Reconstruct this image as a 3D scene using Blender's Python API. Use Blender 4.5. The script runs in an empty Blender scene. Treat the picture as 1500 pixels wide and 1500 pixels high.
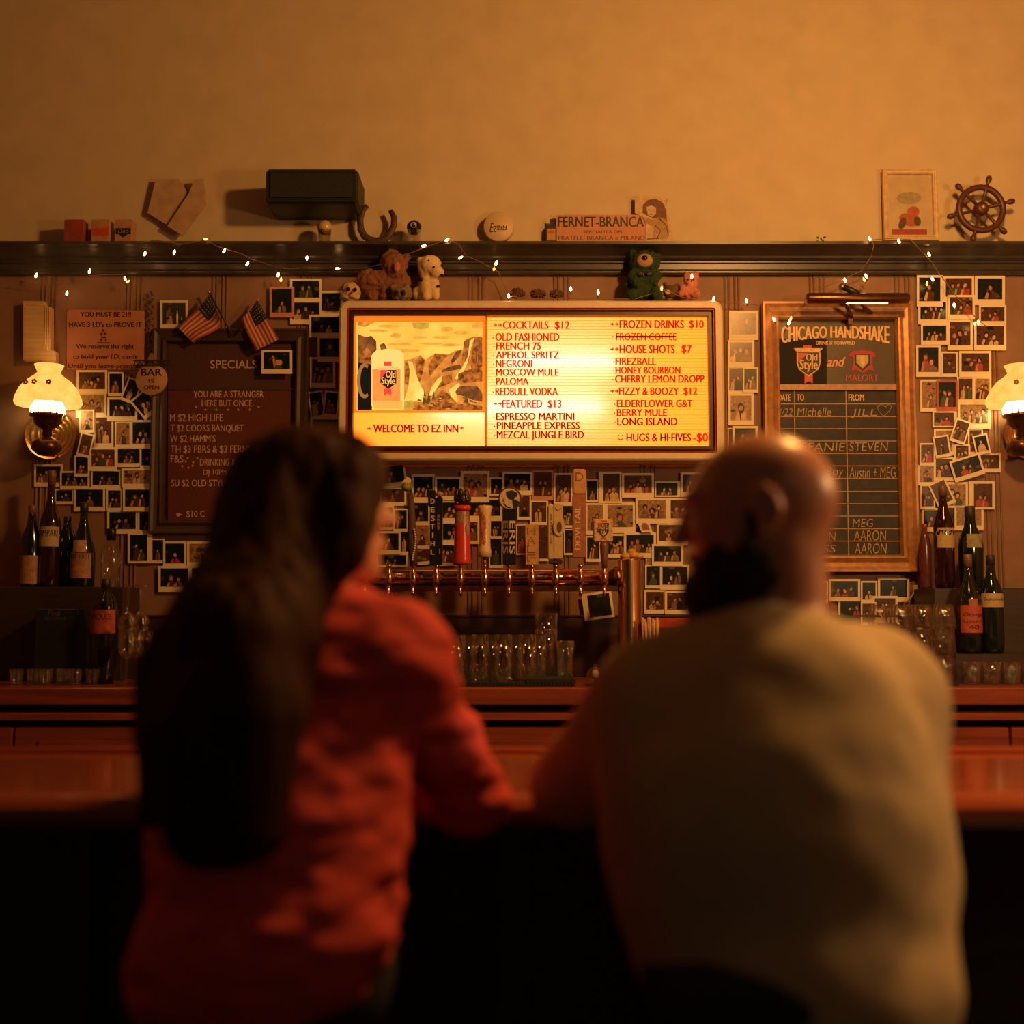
import bpy, math, random
import numpy as np
from mathutils import Vector, Matrix

sc = bpy.context.scene
COL = sc.collection
PI = math.pi

# ------------------------------------------------------------------ camera, world, lights, exposure
FPX = 1750.0                       # focal length in pixels of the 1500 px frame
CAM = Vector((0.0, -4.40, 1.377))
PITCH = math.atan(136.0 / FPX)
cd = bpy.data.cameras.new('camera'); cam = bpy.data.objects.new('camera', cd); COL.objects.link(cam)
cam.location = CAM; cam.rotation_euler = (PI/2 + PITCH, 0, 0)
cd.sensor_width = 36.0; cd.lens = 36.0 * FPX / 1500.0
cd.clip_start = 0.05; cd.clip_end = 60
cd.dof.use_dof = True; cd.dof.focus_distance = 4.30; cd.dof.aperture_fstop = 1.35
sc.camera = cam

w = bpy.data.worlds.new('room_dark'); sc.world = w; w.use_nodes = True
w.node_tree.nodes['Background'].inputs[0].default_value = (0.30, 0.55, 0.50, 1)
w.node_tree.nodes['Background'].inputs[1].default_value = 0.02

def lamp(name, kind, loc, energy, color, **kw):
    d = bpy.data.lights.new(name, kind); d.energy = energy; d.color = color
    o = bpy.data.objects.new(name, d); COL.objects.link(o); o.location = loc
    for k, v in kw.items():
        if k == 'aim':
            o.rotation_euler = (Vector(v) - Vector(loc)).to_track_quat('-Z', 'Y').to_euler()
        else:
            setattr(d, k, v)
    return o
# pendant lamps that hang over the bar, above the picture, and one added fill
lamp('pendant_over_bar', 'POINT', (1.10, -2.15, 3.05), 122, (1.0, 0.43, 0.10), shadow_soft_size=0.10)
lamp('pendant_right_of_guests', 'POINT', (1.98, -2.62, 2.05), 46, (1.0, 0.54, 0.22), shadow_soft_size=0.14)
lamp('room_fill_behind', 'POINT', (1.3, -4.7, 2.6), 3.5, (1.0, 0.42, 0.17), shadow_soft_size=0.25)  # added fill behind the camera, stands in for the room's ambient light
lamp('pendant_far_end', 'POINT', (-1.9, -2.0, 3.2), 3.0, (1.0, 0.36, 0.10), shadow_soft_size=0.10)

vs = sc.view_settings
sc.display_settings.display_device = 'sRGB'
vs.view_transform = 'Standard'; vs.look = 'None'; vs.exposure = 0.20; vs.gamma = 1.0
vs.use_curve_mapping = False
sc.cycles.sample_clamp_indirect = 3.0
sc.cycles.caustics_reflective = False; sc.cycles.caustics_refractive = False
sc.cycles.max_bounces = 8; sc.cycles.transparent_max_bounces = 16

# ------------------------------------------------------------------ picture point -> point in the room on the plane y = Y
cp, sp_ = math.cos(PITCH), math.sin(PITCH)
def P(px, py, Y):
    u = (px - 750) / FPX; v = (750 - py) / FPX
    d = Vector((u, cp - v * sp_, sp_ + v * cp))
    return CAM + d * ((Y - CAM.y) / d.y)
def S(Y): return (Y - CAM.y) / FPX         # metres per pixel at depth Y

# ------------------------------------------------------------------ materials
_m = {}
def M(name, col, rough=0.55, metal=0.0, ns=60.0, na=0.18, bump=0.0, coat=0.0, wood=False, spec=0.5):
    if name in _m: return _m[name]
    m = bpy.data.materials.new(name); m.use_nodes = True; n = m.node_tree.nodes; l = m.node_tree.links
    b = n['Principled BSDF']
    b.inputs['Roughness'].default_value = rough; b.inputs['Metallic'].default_value = metal
    b.inputs['Specular IOR Level'].default_value = spec
    if coat: b.inputs['Coat Weight'].default_value = coat; b.inputs['Coat Roughness'].default_value = 0.12
    tc = n.new('ShaderNodeTexCoord'); mp = n.new('ShaderNodeMapping'); no = n.new('ShaderNodeTexNoise')
    l.new(tc.outputs['Object'], mp.inputs[0]); l.new(mp.outputs[0], no.inputs['Vector'])
    no.inputs['Scale'].default_value = ns; no.inputs['Detail'].default_value = 4
    if wood: mp.inputs['Scale'].default_value = (0.06, 1, 1); no.inputs['Distortion'].default_value = 1.2
    r = n.new('ShaderNodeValToRGB')
    r.color_ramp.elements[0].position = 0.3; r.color_ramp.elements[1].position = 0.72
    r.color_ramp.elements[0].color = tuple(max(0, c * (1 - na)) for c in col[:3]) + (1,)
    r.color_ramp.elements[1].color = tuple(min(1, c * (1 + na)) for c in col[:3]) + (1,)
    l.new(no.outputs['Fac'], r.inputs[0]); l.new(r.outputs[0], b.inputs['Base Color'])
    if bump:
        bp = n.new('ShaderNodeBump'); bp.inputs['Strength'].default_value = bump; bp.inputs['Distance'].default_value = 0.002
        l.new(no.outputs['Fac'], bp.inputs['Height']); l.new(bp.outputs[0], b.inputs['Normal'])
    _m[name] = m; return m
def E(name, col, strength, col2=None, ns=30.0):
    if name in _m: return _m[name]
    m = bpy.data.materials.new(name); m.use_nodes = True; n = m.node_tree.nodes; l = m.node_tree.links
    n.remove(n['Principled BSDF']); e = n.new('ShaderNodeEmission'); e.inputs[0].default_value = (*col, 1); e.inputs[1].default_value = strength
    if col2:
        tc = n.new('ShaderNodeTexCoord'); no = n.new('ShaderNodeTexNoise'); no.inputs['Scale'].default_value = ns; no.inputs['Detail'].default_value = 5
        r = n.new('ShaderNodeValToRGB'); r.color_ramp.elements[0].position = 0.35; r.color_ramp.elements[1].position = 0.65
        r.color_ramp.elements[0].color = (*col, 1); r.color_ramp.elements[1].color = (*col2, 1)
        l.new(tc.outputs['Object'], no.inputs['Vector']); l.new(no.outputs['Fac'], r.inputs[0]); l.new(r.outputs[0], e.inputs[0])
    l.new(e.outputs[0], n['Material Output'].inputs[0]); _m[name] = m; return m
def TR(name, col, emit=0.0, ecol=(1, .5, .1)):
    """light passes through: coloured acrylic"""
    if name in _m: return _m[name]
    m = bpy.data.materials.new(name); m.use_nodes = True; n = m.node_tree.nodes; l = m.node_tree.links
    n.remove(n['Principled BSDF']); t = n.new('ShaderNodeBsdfTranslucent')
    tc = n.new('ShaderNodeTexCoord'); no = n.new('ShaderNodeTexNoise'); no.inputs['Scale'].default_value = 25
    r = n.new('ShaderNodeValToRGB'); r.color_ramp.elements[0].color = tuple(c * .93 for c in col) + (1,); r.color_ramp.elements[1].color = (*col, 1)
    l.new(tc.outputs['Object'], no.inputs['Vector']); l.new(no.outputs['Fac'], r.inputs[0]); l.new(r.outputs[0], t.inputs[0])
    out = t.outputs[0]
    if emit:
        e = n.new('ShaderNodeEmission'); e.inputs[0].default_value = (*ecol, 1); e.inputs[1].default_value = emit
        a = n.new('ShaderNodeAddShader'); l.new(t.outputs[0], a.inputs[0]); l.new(e.outputs[0], a.inputs[1]); out = a.outputs[0]
    l.new(out, n['Material Output'].inputs[0]); _m[name] = m; return m
def GL(name, col=(0.97, 0.955, 0.93), clear=0.86, rough=0.03):
    if name in _m: return _m[name]
    m = bpy.data.materials.new(name); m.use_nodes = True; n = m.node_tree.nodes; l = m.node_tree.links
    n.remove(n['Principled BSDF']); t = n.new('ShaderNodeBsdfTransparent'); t.inputs[0].default_value = (*col, 1)
    g = n.new('ShaderNodeBsdfGlossy'); g.inputs['Roughness'].default_value = rough; g.inputs[0].default_value = (1, 1, 1, 1)
    lw = n.new('ShaderNodeLayerWeight'); lw.inputs[0].default_value = 0.25
    mr = n.new('ShaderNodeMapRange'); mr.inputs['To Min'].default_value = (1 - clear) * 0.25; mr.inputs['To Max'].default_value = 0.95
    mx = n.new('ShaderNodeMixShader'); l.new(lw.outputs['Facing'], mr.inputs[0]); l.new(mr.outputs[0], mx.inputs[0])
    l.new(t.outputs[0], mx.inputs[1]); l.new(g.outputs[0], mx.inputs[2]); l.new(mx.outputs[0], n['Material Output'].inputs[0])
    _m[name] = m; return m

# ------------------------------------------------------------------ mesh building
class MB:
    def __init__(s): s.v = []; s.f = []; s.i = []; s.sm = []; s.mats = []
    def mat(s, m):
        if m not in s.mats: s.mats.append(m)
        return s.mats.index(m)
    def add(s, vs, fs, m=None, smooth=False):
        k = s.mat(m) if m else 0; b = len(s.v)
        s.v += [tuple(q) for q in vs]
        for f in fs: s.f.append([b + q for q in f]); s.i.append(k); s.sm.append(smooth)
        return s
    def box(s, x0, x1, y0, y1, z0, z1, m=None, bev=0.0):
        if bev <= 0:
            v = [(x, y, z) for z in (z0, z1) for y in (y0, y1) for x in (x0, x1)]
            return s.add(v, [(0, 2, 3, 1), (4, 5, 7, 6), (0, 1, 5, 4), (2, 6, 7, 3), (0, 4, 6, 2), (1, 3, 7, 5)], m)
        b = min(bev, abs(x1-x0)/2.1, abs(y1-y0)/2.1, abs(z1-z0)/2.1)
        # chamfered box seen as an extruded chamfered outline in x-z with chamfered front and back
        def ring(y, e): return [(x0+e, y, z0+b+e*0), (x0+b+e*0, y, z0+e), (x1-b, y, z0+e), (x1-e, y, z0+b), (x1-e, y, z1-b), (x1-b, y, z1-e), (x0+b, y, z1-e), (x0+e, y, z1-b)]
        return s.loft([ring(y0, b*.6), ring(y0+b, 0), ring(y1-b, 0), ring(y1, b*.6)], m, caps=True)
    def loft(s, rings, m=None, caps=True, smooth=False, closed=True):
        n = len(rings[0]); v = [p for r in rings for p in r]; f = []
        for a in range(len(rings) - 1):
            for k in range(n if closed else n - 1):
                k2 = (k + 1) % n; f.append((a*n+k, a*n+k2, (a+1)*n+k2, (a+1)*n+k))
        if caps: f.append(tuple(reversed(range(n)))); f.append(tuple((len(rings)-1)*n + k for k in range(n)))
        return s.add(v, f, m, smooth)
    def obox(s, c, ax, ay, az, m=None):
        c = Vector(c); v = [c + ax*i + ay*j + az*k for k in (-1, 1) for j in (-1, 1) for i in (-1, 1)]
        return s.add(v, [(0, 2, 3, 1), (4, 5, 7, 6), (0, 1, 5, 4), (2, 6, 7, 3), (0, 4, 6, 2), (1, 3, 7, 5)], m)
    def poly(s, pts, t, m=None):
        """closed outline of 3D points facing -y, thickness t towards +y"""
        pts = [Vector(p) for p in pts]; n = len(pts)
        a = sum(pts[k].x * pts[(k+1) % n].z - pts[(k+1) % n].x * pts[k].z for k in range(n))
        if a < 0: pts.reverse()
        bk = [p + Vector((0, t, 0)) for p in pts]
        f = [tuple(range(n)), tuple(reversed(range(n, 2*n)))] + [(k, n+k, n+(k+1) % n, (k+1) % n) for k in range(n)]
        return s.add(pts + bk, f, m)
    def ppoly(s, px, Y, t, m=None): return s.poly([P(x, y, Y) for x, y in px], t, m)
    def prect(s, x0, y0, x1, y1, Y, t, m=None): return s.ppoly([(x0, y0), (x1, y0), (x1, y1), (x0, y1)], Y, t, m)
    def pell(s, cx, cy, rx, ry, Y, t, m=None, n=20, rot=0):
        c, q = math.cos(rot), math.sin(rot); pts = []
        for k in range(n):
            a, b = rx*math.cos(2*PI*k/n), ry*math.sin(2*PI*k/n); pts.append((cx + a*c - b*q, cy + a*q + b*c))
        return s.ppoly(pts, Y, t, m)
    def tube(s, pts, r, m=None, n=8, closed=False, flat=1.0):
        pts = [Vector(p) for p in pts]; rings = []; N = len(pts)
        rs = r if isinstance(r, (list, tuple)) else [r]*N
        for k, p in enumerate(pts):
            a = pts[(k-1) % N] if (closed or k > 0) else p; b = pts[(k+1) % N] if (closed or k < N-1) else p
            t = (b - a).normalized(); up = Vector((0, 1, 0)) if abs(t.y) < 0.9 else Vector((1, 0, 0))
            u = t.cross(up).normalized(); q = t.cross(u).normalized()
            rings.append([p + u*rs[k]*math.cos(2*PI*j/n) + q*rs[k]*flat*math.sin(2*PI*j/n) for j in range(n)])
        if closed: rings.append(rings[0])
        return s.loft(rings, m, caps=not closed, smooth=True)
    def lathe(s, prof, c, m=None, n=24, axis=(0, 0, 1), caps=True, rib=0.0, nrib=0):
        ax = Vector(axis).normalized(); up = Vector((0, 1, 0)) if abs(ax.y) < .9 else Vector((1, 0, 0))
        u = up.cross(ax).normalized(); q = ax.cross(u); c = Vector(c)
        rings = [[c + ax*z + (u*math.cos(2*PI*j/n) + q*math.sin(2*PI*j/n)) * max(r, 1e-5) * (1 + (rib*math.cos(nrib*2*PI*j/n) if rib else 0)) for j in range(n)] for r, z in prof]
        return s.loft(rings, m, caps=caps, smooth=True)
    def ell(s, c, r, m=None, R=None, n=14, k=9):
        c = Vector(c); R = R or Matrix.Identity(3); r = Vector(r) if not isinstance(r, (int, float)) else Vector((r, r, r)); rings = []
        for a in range(k+1):
            th = -PI/2 + PI*a/k; cr = max(math.cos(th), 1e-4)
            rings.append([c + R @ Vector((r.x*cr*math.cos(2*PI*j/n), r.y*cr*math.sin(2*PI*j/n), r.z*math.sin(th))) for j in range(n)])
        return s.loft(rings, m, caps=True, smooth=True)
    def text(s, body, x0, y0, x1, y1, Y, m=None, rot=0, warp=None, fat=0.0, shear=0.0, t=0.0):
        """lettering stretched to a box of picture points on the plane y = Y"""
        V, F = glyphs(body, min(fat, 0.0), shear)
        if fat > 0:        # heavier strokes: the same letters struck again a hair to each side
            dx = fat*abs(y1-y0)*.75 if not rot else 0; dy = fat*abs(x1-x0)*.75 if rot else 0
            for q in (-1, 1): s.text(body, x0+dx*q, y0+dy*q, x1+dx*q, y1+dy*q, Y - .00004*(q+2), m, rot, warp, 0, shear)
        out = []
        for a, b in V:
            if rot == 90: px, py = x0 + (x1-x0)*(1-b), y1 - (y1-y0)*a      # reads upwards
            elif rot == -90: px, py = x0 + (x1-x0)*b, y0 + (y1-y0)*a       # reads downwards
            else: px, py = x0 + (x1-x0)*a, y1 - (y1-y0)*b
            if warp: px, py = warp(px, py, a, b)
            out.append(P(px, py, Y))
        if rot == 90: pass
        s.add(out, F, m)
        return s
_g = {}; CAPH = [0.0]
def glyphs(body, fat=0.0, shear=0.0):
    key = (body, fat, shear)
    if key not in _g:
        c = bpy.data.curves.new('letters', 'FONT'); c.body = body; c.size = 1.0; c.offset = fat; c.shear = shear; c.resolution_u = 3
        o = bpy.data.objects.new('letters', c); COL.objects.link(o)
        dg = bpy.context.evaluated_depsgraph_get(); ev = o.evaluated_get(dg); me = ev.to_mesh()
        V = [(v.co.x, v.co.y) for v in me.vertices]; F = [tuple(p.vertices) for p in me.polygons]
        ev.to_mesh_clear(); bpy.data.objects.remove(o); bpy.data.curves.remove(c)
        y0 = min(b for a, b in V); y1 = max(b for a, b in V)
        if body.upper() == body and any(ch.isalnum() for ch in body): y0, y1 = 0.0, CAPH[0] or y1
        x0 = min(a for a, b in V); x1 = max(a for a, b in V)
        if body == 'H' and not CAPH[0]: CAPH[0] = max(b for a, b in V)
        _g[key] = ([((a-x0)/max(x1-x0, 1e-6), (b-y0)/max(y1-y0, 1e-6)) for a, b in V], F)
    return _g[key]

glyphs('H')
ORG = {}
LABELS = {}
def thing(name, label, cat, loc, group=None):
    o = bpy.data.objects.new(name, None); COL.objects.link(o); o.location = loc; o.empty_display_size = 0.05
    ORG[o.name] = Vector(loc); tag(o, label, cat, group); return o
def tag(o, label, cat, group=None):
    o['label'] = label; o['category'] = cat
    if group: o['group'] = group
    assert 4 <= len(label.replace(',', ' ').split()) <= 16, label
    if label in LABELS and not (group and LABELS[label] == group): print('DUPLICATE LABEL', label)
    LABELS[label] = group
    return o
def obj(name, mb, m=None, parent=None, smooth=None, label=None, base=None):
    me = bpy.data.meshes.new(name)
    if parent is not None: org = ORG[parent.name]
    elif base is not None: org = Vector(base)
    else:
        xs = [q[0] for q in mb.v]; ys = [q[1] for q in mb.v]; zs = [q[2] for q in mb.v]
        org = Vector(((min(xs)+max(xs))/2, (min(ys)+max(ys))/2, min(zs)))
    me.from_pydata([tuple(Vector(q) - org) for q in mb.v], [], mb.f)
    mats = mb.mats if mb.mats else [m]
    for q in mats: me.materials.append(q)
    me.polygons.foreach_set('material_index', mb.i); me.polygons.foreach_set('use_smooth', mb.sm); me.update()
    o = bpy.data.objects.new(name, me); COL.objects.link(o); ORG[o.name] = org
    if parent is not None: o.parent = parent
    else: o.location = org
    if label: o['label'] = label
    return o
def struct(name, mb, m=None):
    o = obj(name, mb, m, base=(0, 0, 0)); o['kind'] = 'structure'; return o
def copy_tree(o, parent=None):
    c = o.copy(); COL.objects.link(c); c.parent = parent; ORG[c.name] = ORG.get(o.name)
    for ch in list(o.children): copy_tree(ch, c)
    return c
ORD = ['first', 'second', 'third', 'fourth', 'fifth', 'sixth', 'seventh', 'eighth', 'ninth', 'tenth', 'eleventh', 'twelfth', 'thirteenth', 'fourteenth']

# ------------------------------------------------------------------ smooth solid forms (bodies, clothes, soft toys)
_rng = np.random.RandomState(7)
_lat = _rng.rand(32, 32, 32).astype(np.float32) - 0.5
def vnoise(X, Y, Z, f):
    x, y, z = X*f, Y*f, Z*f
    xi, yi, zi = np.floor(x).astype(int), np.floor(y).astype(int), np.floor(z).astype(int)
    fx, fy, fz = x-xi, y-yi, z-zi
    fx, fy, fz = fx*fx*(3-2*fx), fy*fy*(3-2*fy), fz*fz*(3-2*fz)
    g = lambda a, b, c: _lat[(xi+a) % 32, (yi+b) % 32, (zi+c) % 32]
    l = lambda a, b, t: a + (b-a)*t
    return l(l(l(g(0,0,0), g(1,0,0), fx), l(g(0,1,0), g(1,1,0), fx), fy), l(l(g(0,0,1), g(1,0,1), fx), l(g(0,1,1), g(1,1,1), fx), fy), fz)
def solid(prims, vox, noise=(), k=0.02):
    """prims: ('e', centre, radii, 3x3 rotation or None[, k]) / ('c', p0, p1, r0, r1[, k]) / ('s', centre, radii, rot[, k]) carves"""
    lo = np.full(3, 1e9); hi = -lo; inf = []
    for p in prims:
        if p[0] == 'c':
            r = max(p[3], p[4]); a = np.minimum(p[1], p[2]) - r; b = np.maximum(p[1], p[2]) + r
        else:
            r = max(p[2]); a = np.array(p[1]) - r; b = np.array(p[1]) + r
        inf.append((a, b))
        if p[0] != 's': lo = np.minimum(lo, a); hi = np.maximum(hi, b)
    lo -= 3*vox + .012; hi += 3*vox + .012
    n = np.ceil((hi-lo)/vox).astype(int) + 1
    F = np.full(n, 0.5, np.float32)
    ax = [lo[d] + vox*np.arange(n[d]) for d in range(3)]
    for p, (a, b) in zip(prims, inf):
        kk = p[-1] if isinstance(p[-1], float) and ((p[0] == 'c' and len(p) > 5) or (p[0] != 'c' and len(p) > 4)) else k
        mg = kk*1.5 + 3*vox
        i0 = np.clip(((a-mg-lo)/vox).astype(int), 0, n-1); i1 = np.clip(((b+mg-lo)/vox).astype(int)+2, 1, n)
        sl = tuple(slice(i0[d], i1[d]) for d in range(3))
        X, Y, Z = np.meshgrid(*[ax[d][sl[d]] for d in range(3)], indexing='ij')
        if p[0] == 'c':
            A = np.array(p[1], float); B = np.array(p[2], float); ba = B-A
            h = np.clip(((X-A[0])*ba[0] + (Y-A[1])*ba[1] + (Z-A[2])*ba[2])/max(ba@ba, 1e-9), 0, 1)
            D = np.sqrt((X-A[0]-ba[0]*h)**2 + (Y-A[1]-ba[1]*h)**2 + (Z-A[2]-ba[2]*h)**2) - (p[3] + (p[4]-p[3])*h)
        else:
            C = p[1]; R = np.array(p[3]) if p[3] is not None else np.eye(3); q = [X-C[0], Y-C[1], Z-C[2]]
            L = [R[0][d]*q[0] + R[1][d]*q[1] + R[2][d]*q[2] for d in range(3)]    # columns of R are the local axes
            k0 = np.sqrt(sum((L[d]/p[2][d])**2 for d in range(3))); k1 = np.sqrt(sum((L[d]/p[2][d]**2)**2 for d in range(3)))
            D = k0*(k0-1)/np.maximum(k1, 1e-9)
        G = F[sl]
        if p[0] == 's':
            h = np.clip(0.5 - 0.5*(G+D)/kk, 0, 1); F[sl] = G*(1-h) - D*h + kk*h*(1-h)
        else:
            h = np.clip(0.5 + 0.5*(G-D)/kk, 0, 1); F[sl] = G*(1-h) + D*h - kk*h*(1-h)
    if noise:
        near = np.argwhere(np.abs(F) < 0.05); X, Y, Z = (lo[d] + vox*near[:, d] for d in range(3)); add = 0
        for (amp, fr, sx, sy, sz) in noise: add = add + amp*vnoise(X*sx+3.1, Y*sy+7.7, Z*sz+1.3, fr)
        F[near[:, 0], near[:, 1], near[:, 2]] += add
    # surface nets
    s = F < 0
    c8 = [(a, b, c) for a in (0, 1) for b in (0, 1) for c in (0, 1)]
    sh = lambda A, o: A[o[0]:A.shape[0]-1+o[0], o[1]:A.shape[1]-1+o[1], o[2]:A.shape[2]-1+o[2]]
    cnt = sum(sh(s, o).astype(np.int8) for o in c8)
    act = np.argwhere((cnt > 0) & (cnt < 8)); idx = np.full(cnt.shape, -1, np.int64); idx[tuple(act.T)] = np.arange(len(act))
    acc = np.zeros((len(act), 3)); num = np.zeros(len(act))
    for a in c8:
        for d in range(3):
            if a[d]: continue
            b = list(a); b[d] = 1
            fa = F[act[:, 0]+a[0], act[:, 1]+a[1], act[:, 2]+a[2]]; fb = F[act[:, 0]+b[0], act[:, 1]+b[1], act[:, 2]+b[2]]
            mk = (fa < 0) != (fb < 0); t = np.where(mk, fa/np.where(mk, fa-fb, 1), 0)
            pt = np.array(a, float)[None, :].repeat(len(act), 0); pt[:, d] += t
            acc += pt*mk[:, None]; num += mk
    V = lo + vox*(act + acc/num[:, None])
    Q = []
    for d in range(3):
        o = [0, 0, 0]; o[d] = 1
        A = s[:-1, :-1, :-1]; B = s[o[0]:s.shape[0]-1+o[0], o[1]:s.shape[1]-1+o[1], o[2]:s.shape[2]-1+o[2]]
        e = np.argwhere(A != B); e = e[(e[:, (d+1) % 3] > 0) & (e[:, (d+2) % 3] > 0)]
        u = np.zeros(3, int); u[(d+1) % 3] = 1; v = np.zeros(3, int); v[(d+2) % 3] = 1
        q = np.stack([idx[tuple((e-u-v).T)], idx[tuple((e-v).T)], idx[tuple(e.T)], idx[tuple((e-u).T)]], 1)
        ins = A[tuple(e.T)]; q[~ins] = q[~ins][:, ::-1]; Q.append(q)
    Q = np.concatenate(Q); Q = Q[(Q >= 0).all(1)]
    mb = MB(); mb.v = [tuple(p) for p in V.tolist()]; mb.f = Q.tolist(); mb.i = [0]*len(mb.f); mb.sm = [True]*len(mb.f)
    return mb
# ------------------------------------------------------------------ the setting
cream = M('cream_plaster', (.62, .50, .32), .8, ns=9, na=.06)
panelp = M('brown_wall_paneling', (.27, .145, .088), .62, ns=14, na=.10)
dark_wood = M('dark_painted_wood', (.055, .045, .036), .32, ns=20, na=.2)
Z_SHELF = P(750, 353, -.15).z; Z_CB = P(750, 402, -.03).z
b = MB(); b.box(-3.2, 3.2, 0, .12, 0, 4.2, cream); struct('wall_back', b)
b = MB(); b.box(-3.2, 3.2, -5.2, 0, -.1, 0, M('dark_floor_tile', (.05, .04, .035), .4)); struct('floor', b)
b = MB(); b.box(-3.2, 3.2, -5.2, .12, 4.2, 4.3, M('dark_ceiling', (.10, .07, .05), .8)); struct('ceiling', b)
b = MB(); b.box(-3.3, -3.2, -5.2, .12, 0, 4.2, panelp); struct('wall_left', b)
b = MB(); b.box(3.2, 3.3, -5.2, .12, 0, 4.2, panelp); struct('wall_right', b)
b = MB(); b.box(-3.2, 3.2, -.008, 0, 0, Z_CB + .03, panelp)
x = -3.0 + (P(697, 500, 0).x + 3.0) % .319
while x < 3.1:
    for dx in (-.026, -.011, .011, .026): b.tube([(x+dx, -.009, .9), (x+dx, -.009, Z_CB + .02)], .0042, panelp, n=6)
    x += .319
struct('trim_1', b)
# cornice shelf: profile of mouldings run along the wall
zt = Z_SHELF; zb = Z_CB
h = zt - zb
prof = [(0, 0), (-.03, 0), (-.034, .008), (-.034, .016), (-.045, .022), (-.045, .048), (-.055, .052), (-.055, .058), (-.075, .068), (-.078, .078), (-.09, .084), (-.12, .098), (-.14, .104), (-.15, .108), (-.15, .124), (0, .124)]
prof = [(y, zb + z*h/.124) for y, z in prof]
b = MB(); b.loft([[(-3.2, y, z) for y, z in prof], [(3.2, y, z) for y, z in prof]], dark_wood); struct('trim_2', b)
YS = -.085                                        # things stand on the cornice shelf here
def shelf_y(Y): return Z_SHELF

# ------------------------------------------------------------------ lit menu sign
YF = -.175
cream_metal = M('cream_enamel', (.74, .60, .38), .45, ns=30, na=.06)
red_trim = M('red_trim', (.40, .045, .02), .4); brown_trim = M('dark_brown_trim', (.045, .018, .012), .4)
A, B_ = P(497, 440, YF), P(1062, 674, YF)
sx0, sx1, sz1, sz0 = A.x, B_.x, A.z, B_.z
sign = thing('menu_sign', 'wide glowing lightbox menu sign in rounded cream frame above the taps', 'sign', ((sx0+sx1)/2, -.09, sz0))
def rrect(x0, x1, z0, z1, y, r, n=5):
    o = []
    for cx, cz, a0 in ((x1-r, z0+r, -90), (x1-r, z1-r, 0), (x0+r, z1-r, 90), (x0+r, z0+r, 180)):
        for k in range(n+1):
            a = math.radians(a0 + 90*k/n); o.append((cx + r*math.cos(a), y, cz + r*math.sin(a)))
    return o
def frame_strip(name, e0, e1, ya, yb, m, r):
    b = MB()
    ro = [rrect(sx0+e0, sx1-e0, sz0+e0, sz1-e0, -.012 if name == 'outer_frame' else yb, max(r-e0, .004)), rrect(sx0+e0, sx1-e0, sz0+e0, sz1-e0, ya+.006, max(r-e0, .004)),
          rrect(sx0+e0+.006, sx1-e0-.006, sz0+e0+.006, sz1-e0-.006, ya, max(r-e0, .004)), rrect(sx0+e1, sx1-e1, sz0+e1, sz1-e1, ya, max(r-e1, .003)), rrect(sx0+e1, sx1-e1, sz0+e1, sz1-e1, yb, max(r-e1, .003))]
    b.loft(ro, m, caps=False); return obj(name, b, parent=sign)
PXS = S(YF)
frame_strip('outer_frame', 0, 11*PXS, YF, YF+.03, cream_metal, .035)
frame_strip('red_edging', 11*PXS, 14*PXS, YF+.004, YF+.03, red_trim, .03)
frame_strip('inner_frame', 14*PXS, 21*PXS, YF+.008, YF+.045, brown_trim, .02)
b = MB(); b.box(sx0+.012, sx1-.012, -.020, -.012, sz0+.012, sz1-.012, M('white_metal_back', (.8, .72, .55), .6)); obj('back_panel', b, parent=sign)
Yp = YF + .040
acry = TR('warm_backlit_acrylic', (.80, .74, .62), .98, (1.0, .20, .015))
i0 = P(517, 459, Yp); i1 = P(1045, 658, Yp); pr = P(712, 500, Yp).x
b = MB(); b.box(i0.x-.012, pr-.002, Yp, Yp+.003, i1.z-.012, i0.z+.012, acry); obj('welcome_panel', b, parent=sign)
b = MB(); b.box(pr+.002, i1.x+.012, Yp, Yp+.003, i1.z-.012, i0.z+.012, acry)
obj('menu_panel', b, parent=sign)
rail = M('clear_letter_rail', (.85, .70, .40), .3)
b = MB()
for k in range(46):
    z = i1.z + (i0.z-i1.z)*(k+.5)/46; b.box(pr+.006, i1.x, Yp-.0012, Yp, z-.0006, z+.0006, TR('rail_acrylic', (.86, .80, .62)))
obj('letter_rails', b, parent=sign)
b = MB(); b.box(pr-.004, pr+.004, Yp-.006, Yp, i1.z-.01, i0.z+.01, TR('divider_acrylic', (.75, .42, .08))); obj('divider', b, parent=sign)
tube_e = E('fluorescent_tube', (1.0, .80, .84), 6.0)
for px0, px1, py in ((735, 900, 533), (640, 880, 598)):
    a, c = P(px0, py, -.098), P(px1, py, -.098)
    b = MB(); b.tube([a, a.lerp(c, .5), c], .013, tube_e, n=10); obj('fluorescent_tube', b, parent=sign)
ink = TR('rust_letter_acrylic', (.50, .085, .004)); inkd = TR('dark_letter_acrylic', (.30, .05, .006)); inkr = TR('red_letter_acrylic', (.85, .10, .03)); inkp = TR('faded_letter_acrylic', (.80, .30, .05))
Yl = Yp - .0022
def mline(body, x0, y0, x1, y1, m=ink, fat=.06, arrows=None):
    b = MB(); b.text(body, x0, y0, x1, y1, Yl, m, fat=fat)
    if arrows:
        for ax in arrows:
            c = (y0+y1)/2; b.ppoly([(ax, c-.8), (ax+2.6, c-.8), (ax+2.2, c-3.2), (ax+5.4, c), (ax+2.2, c+3.2), (ax+2.6, c+.8), (ax, c+.8)], Yl, .0005, inkr)
    return obj('menu_line', b, parent=sign)
def dot(b, x, y): b.pell(x, y, .9, .9, Yl, .0005, ink, n=8)
mline('COCKTAILS', 737, 470.5, 803, 481.5, arrows=(723, 730)); mline('$12', 813, 470.5, 834, 481.5, inkr)
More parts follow.
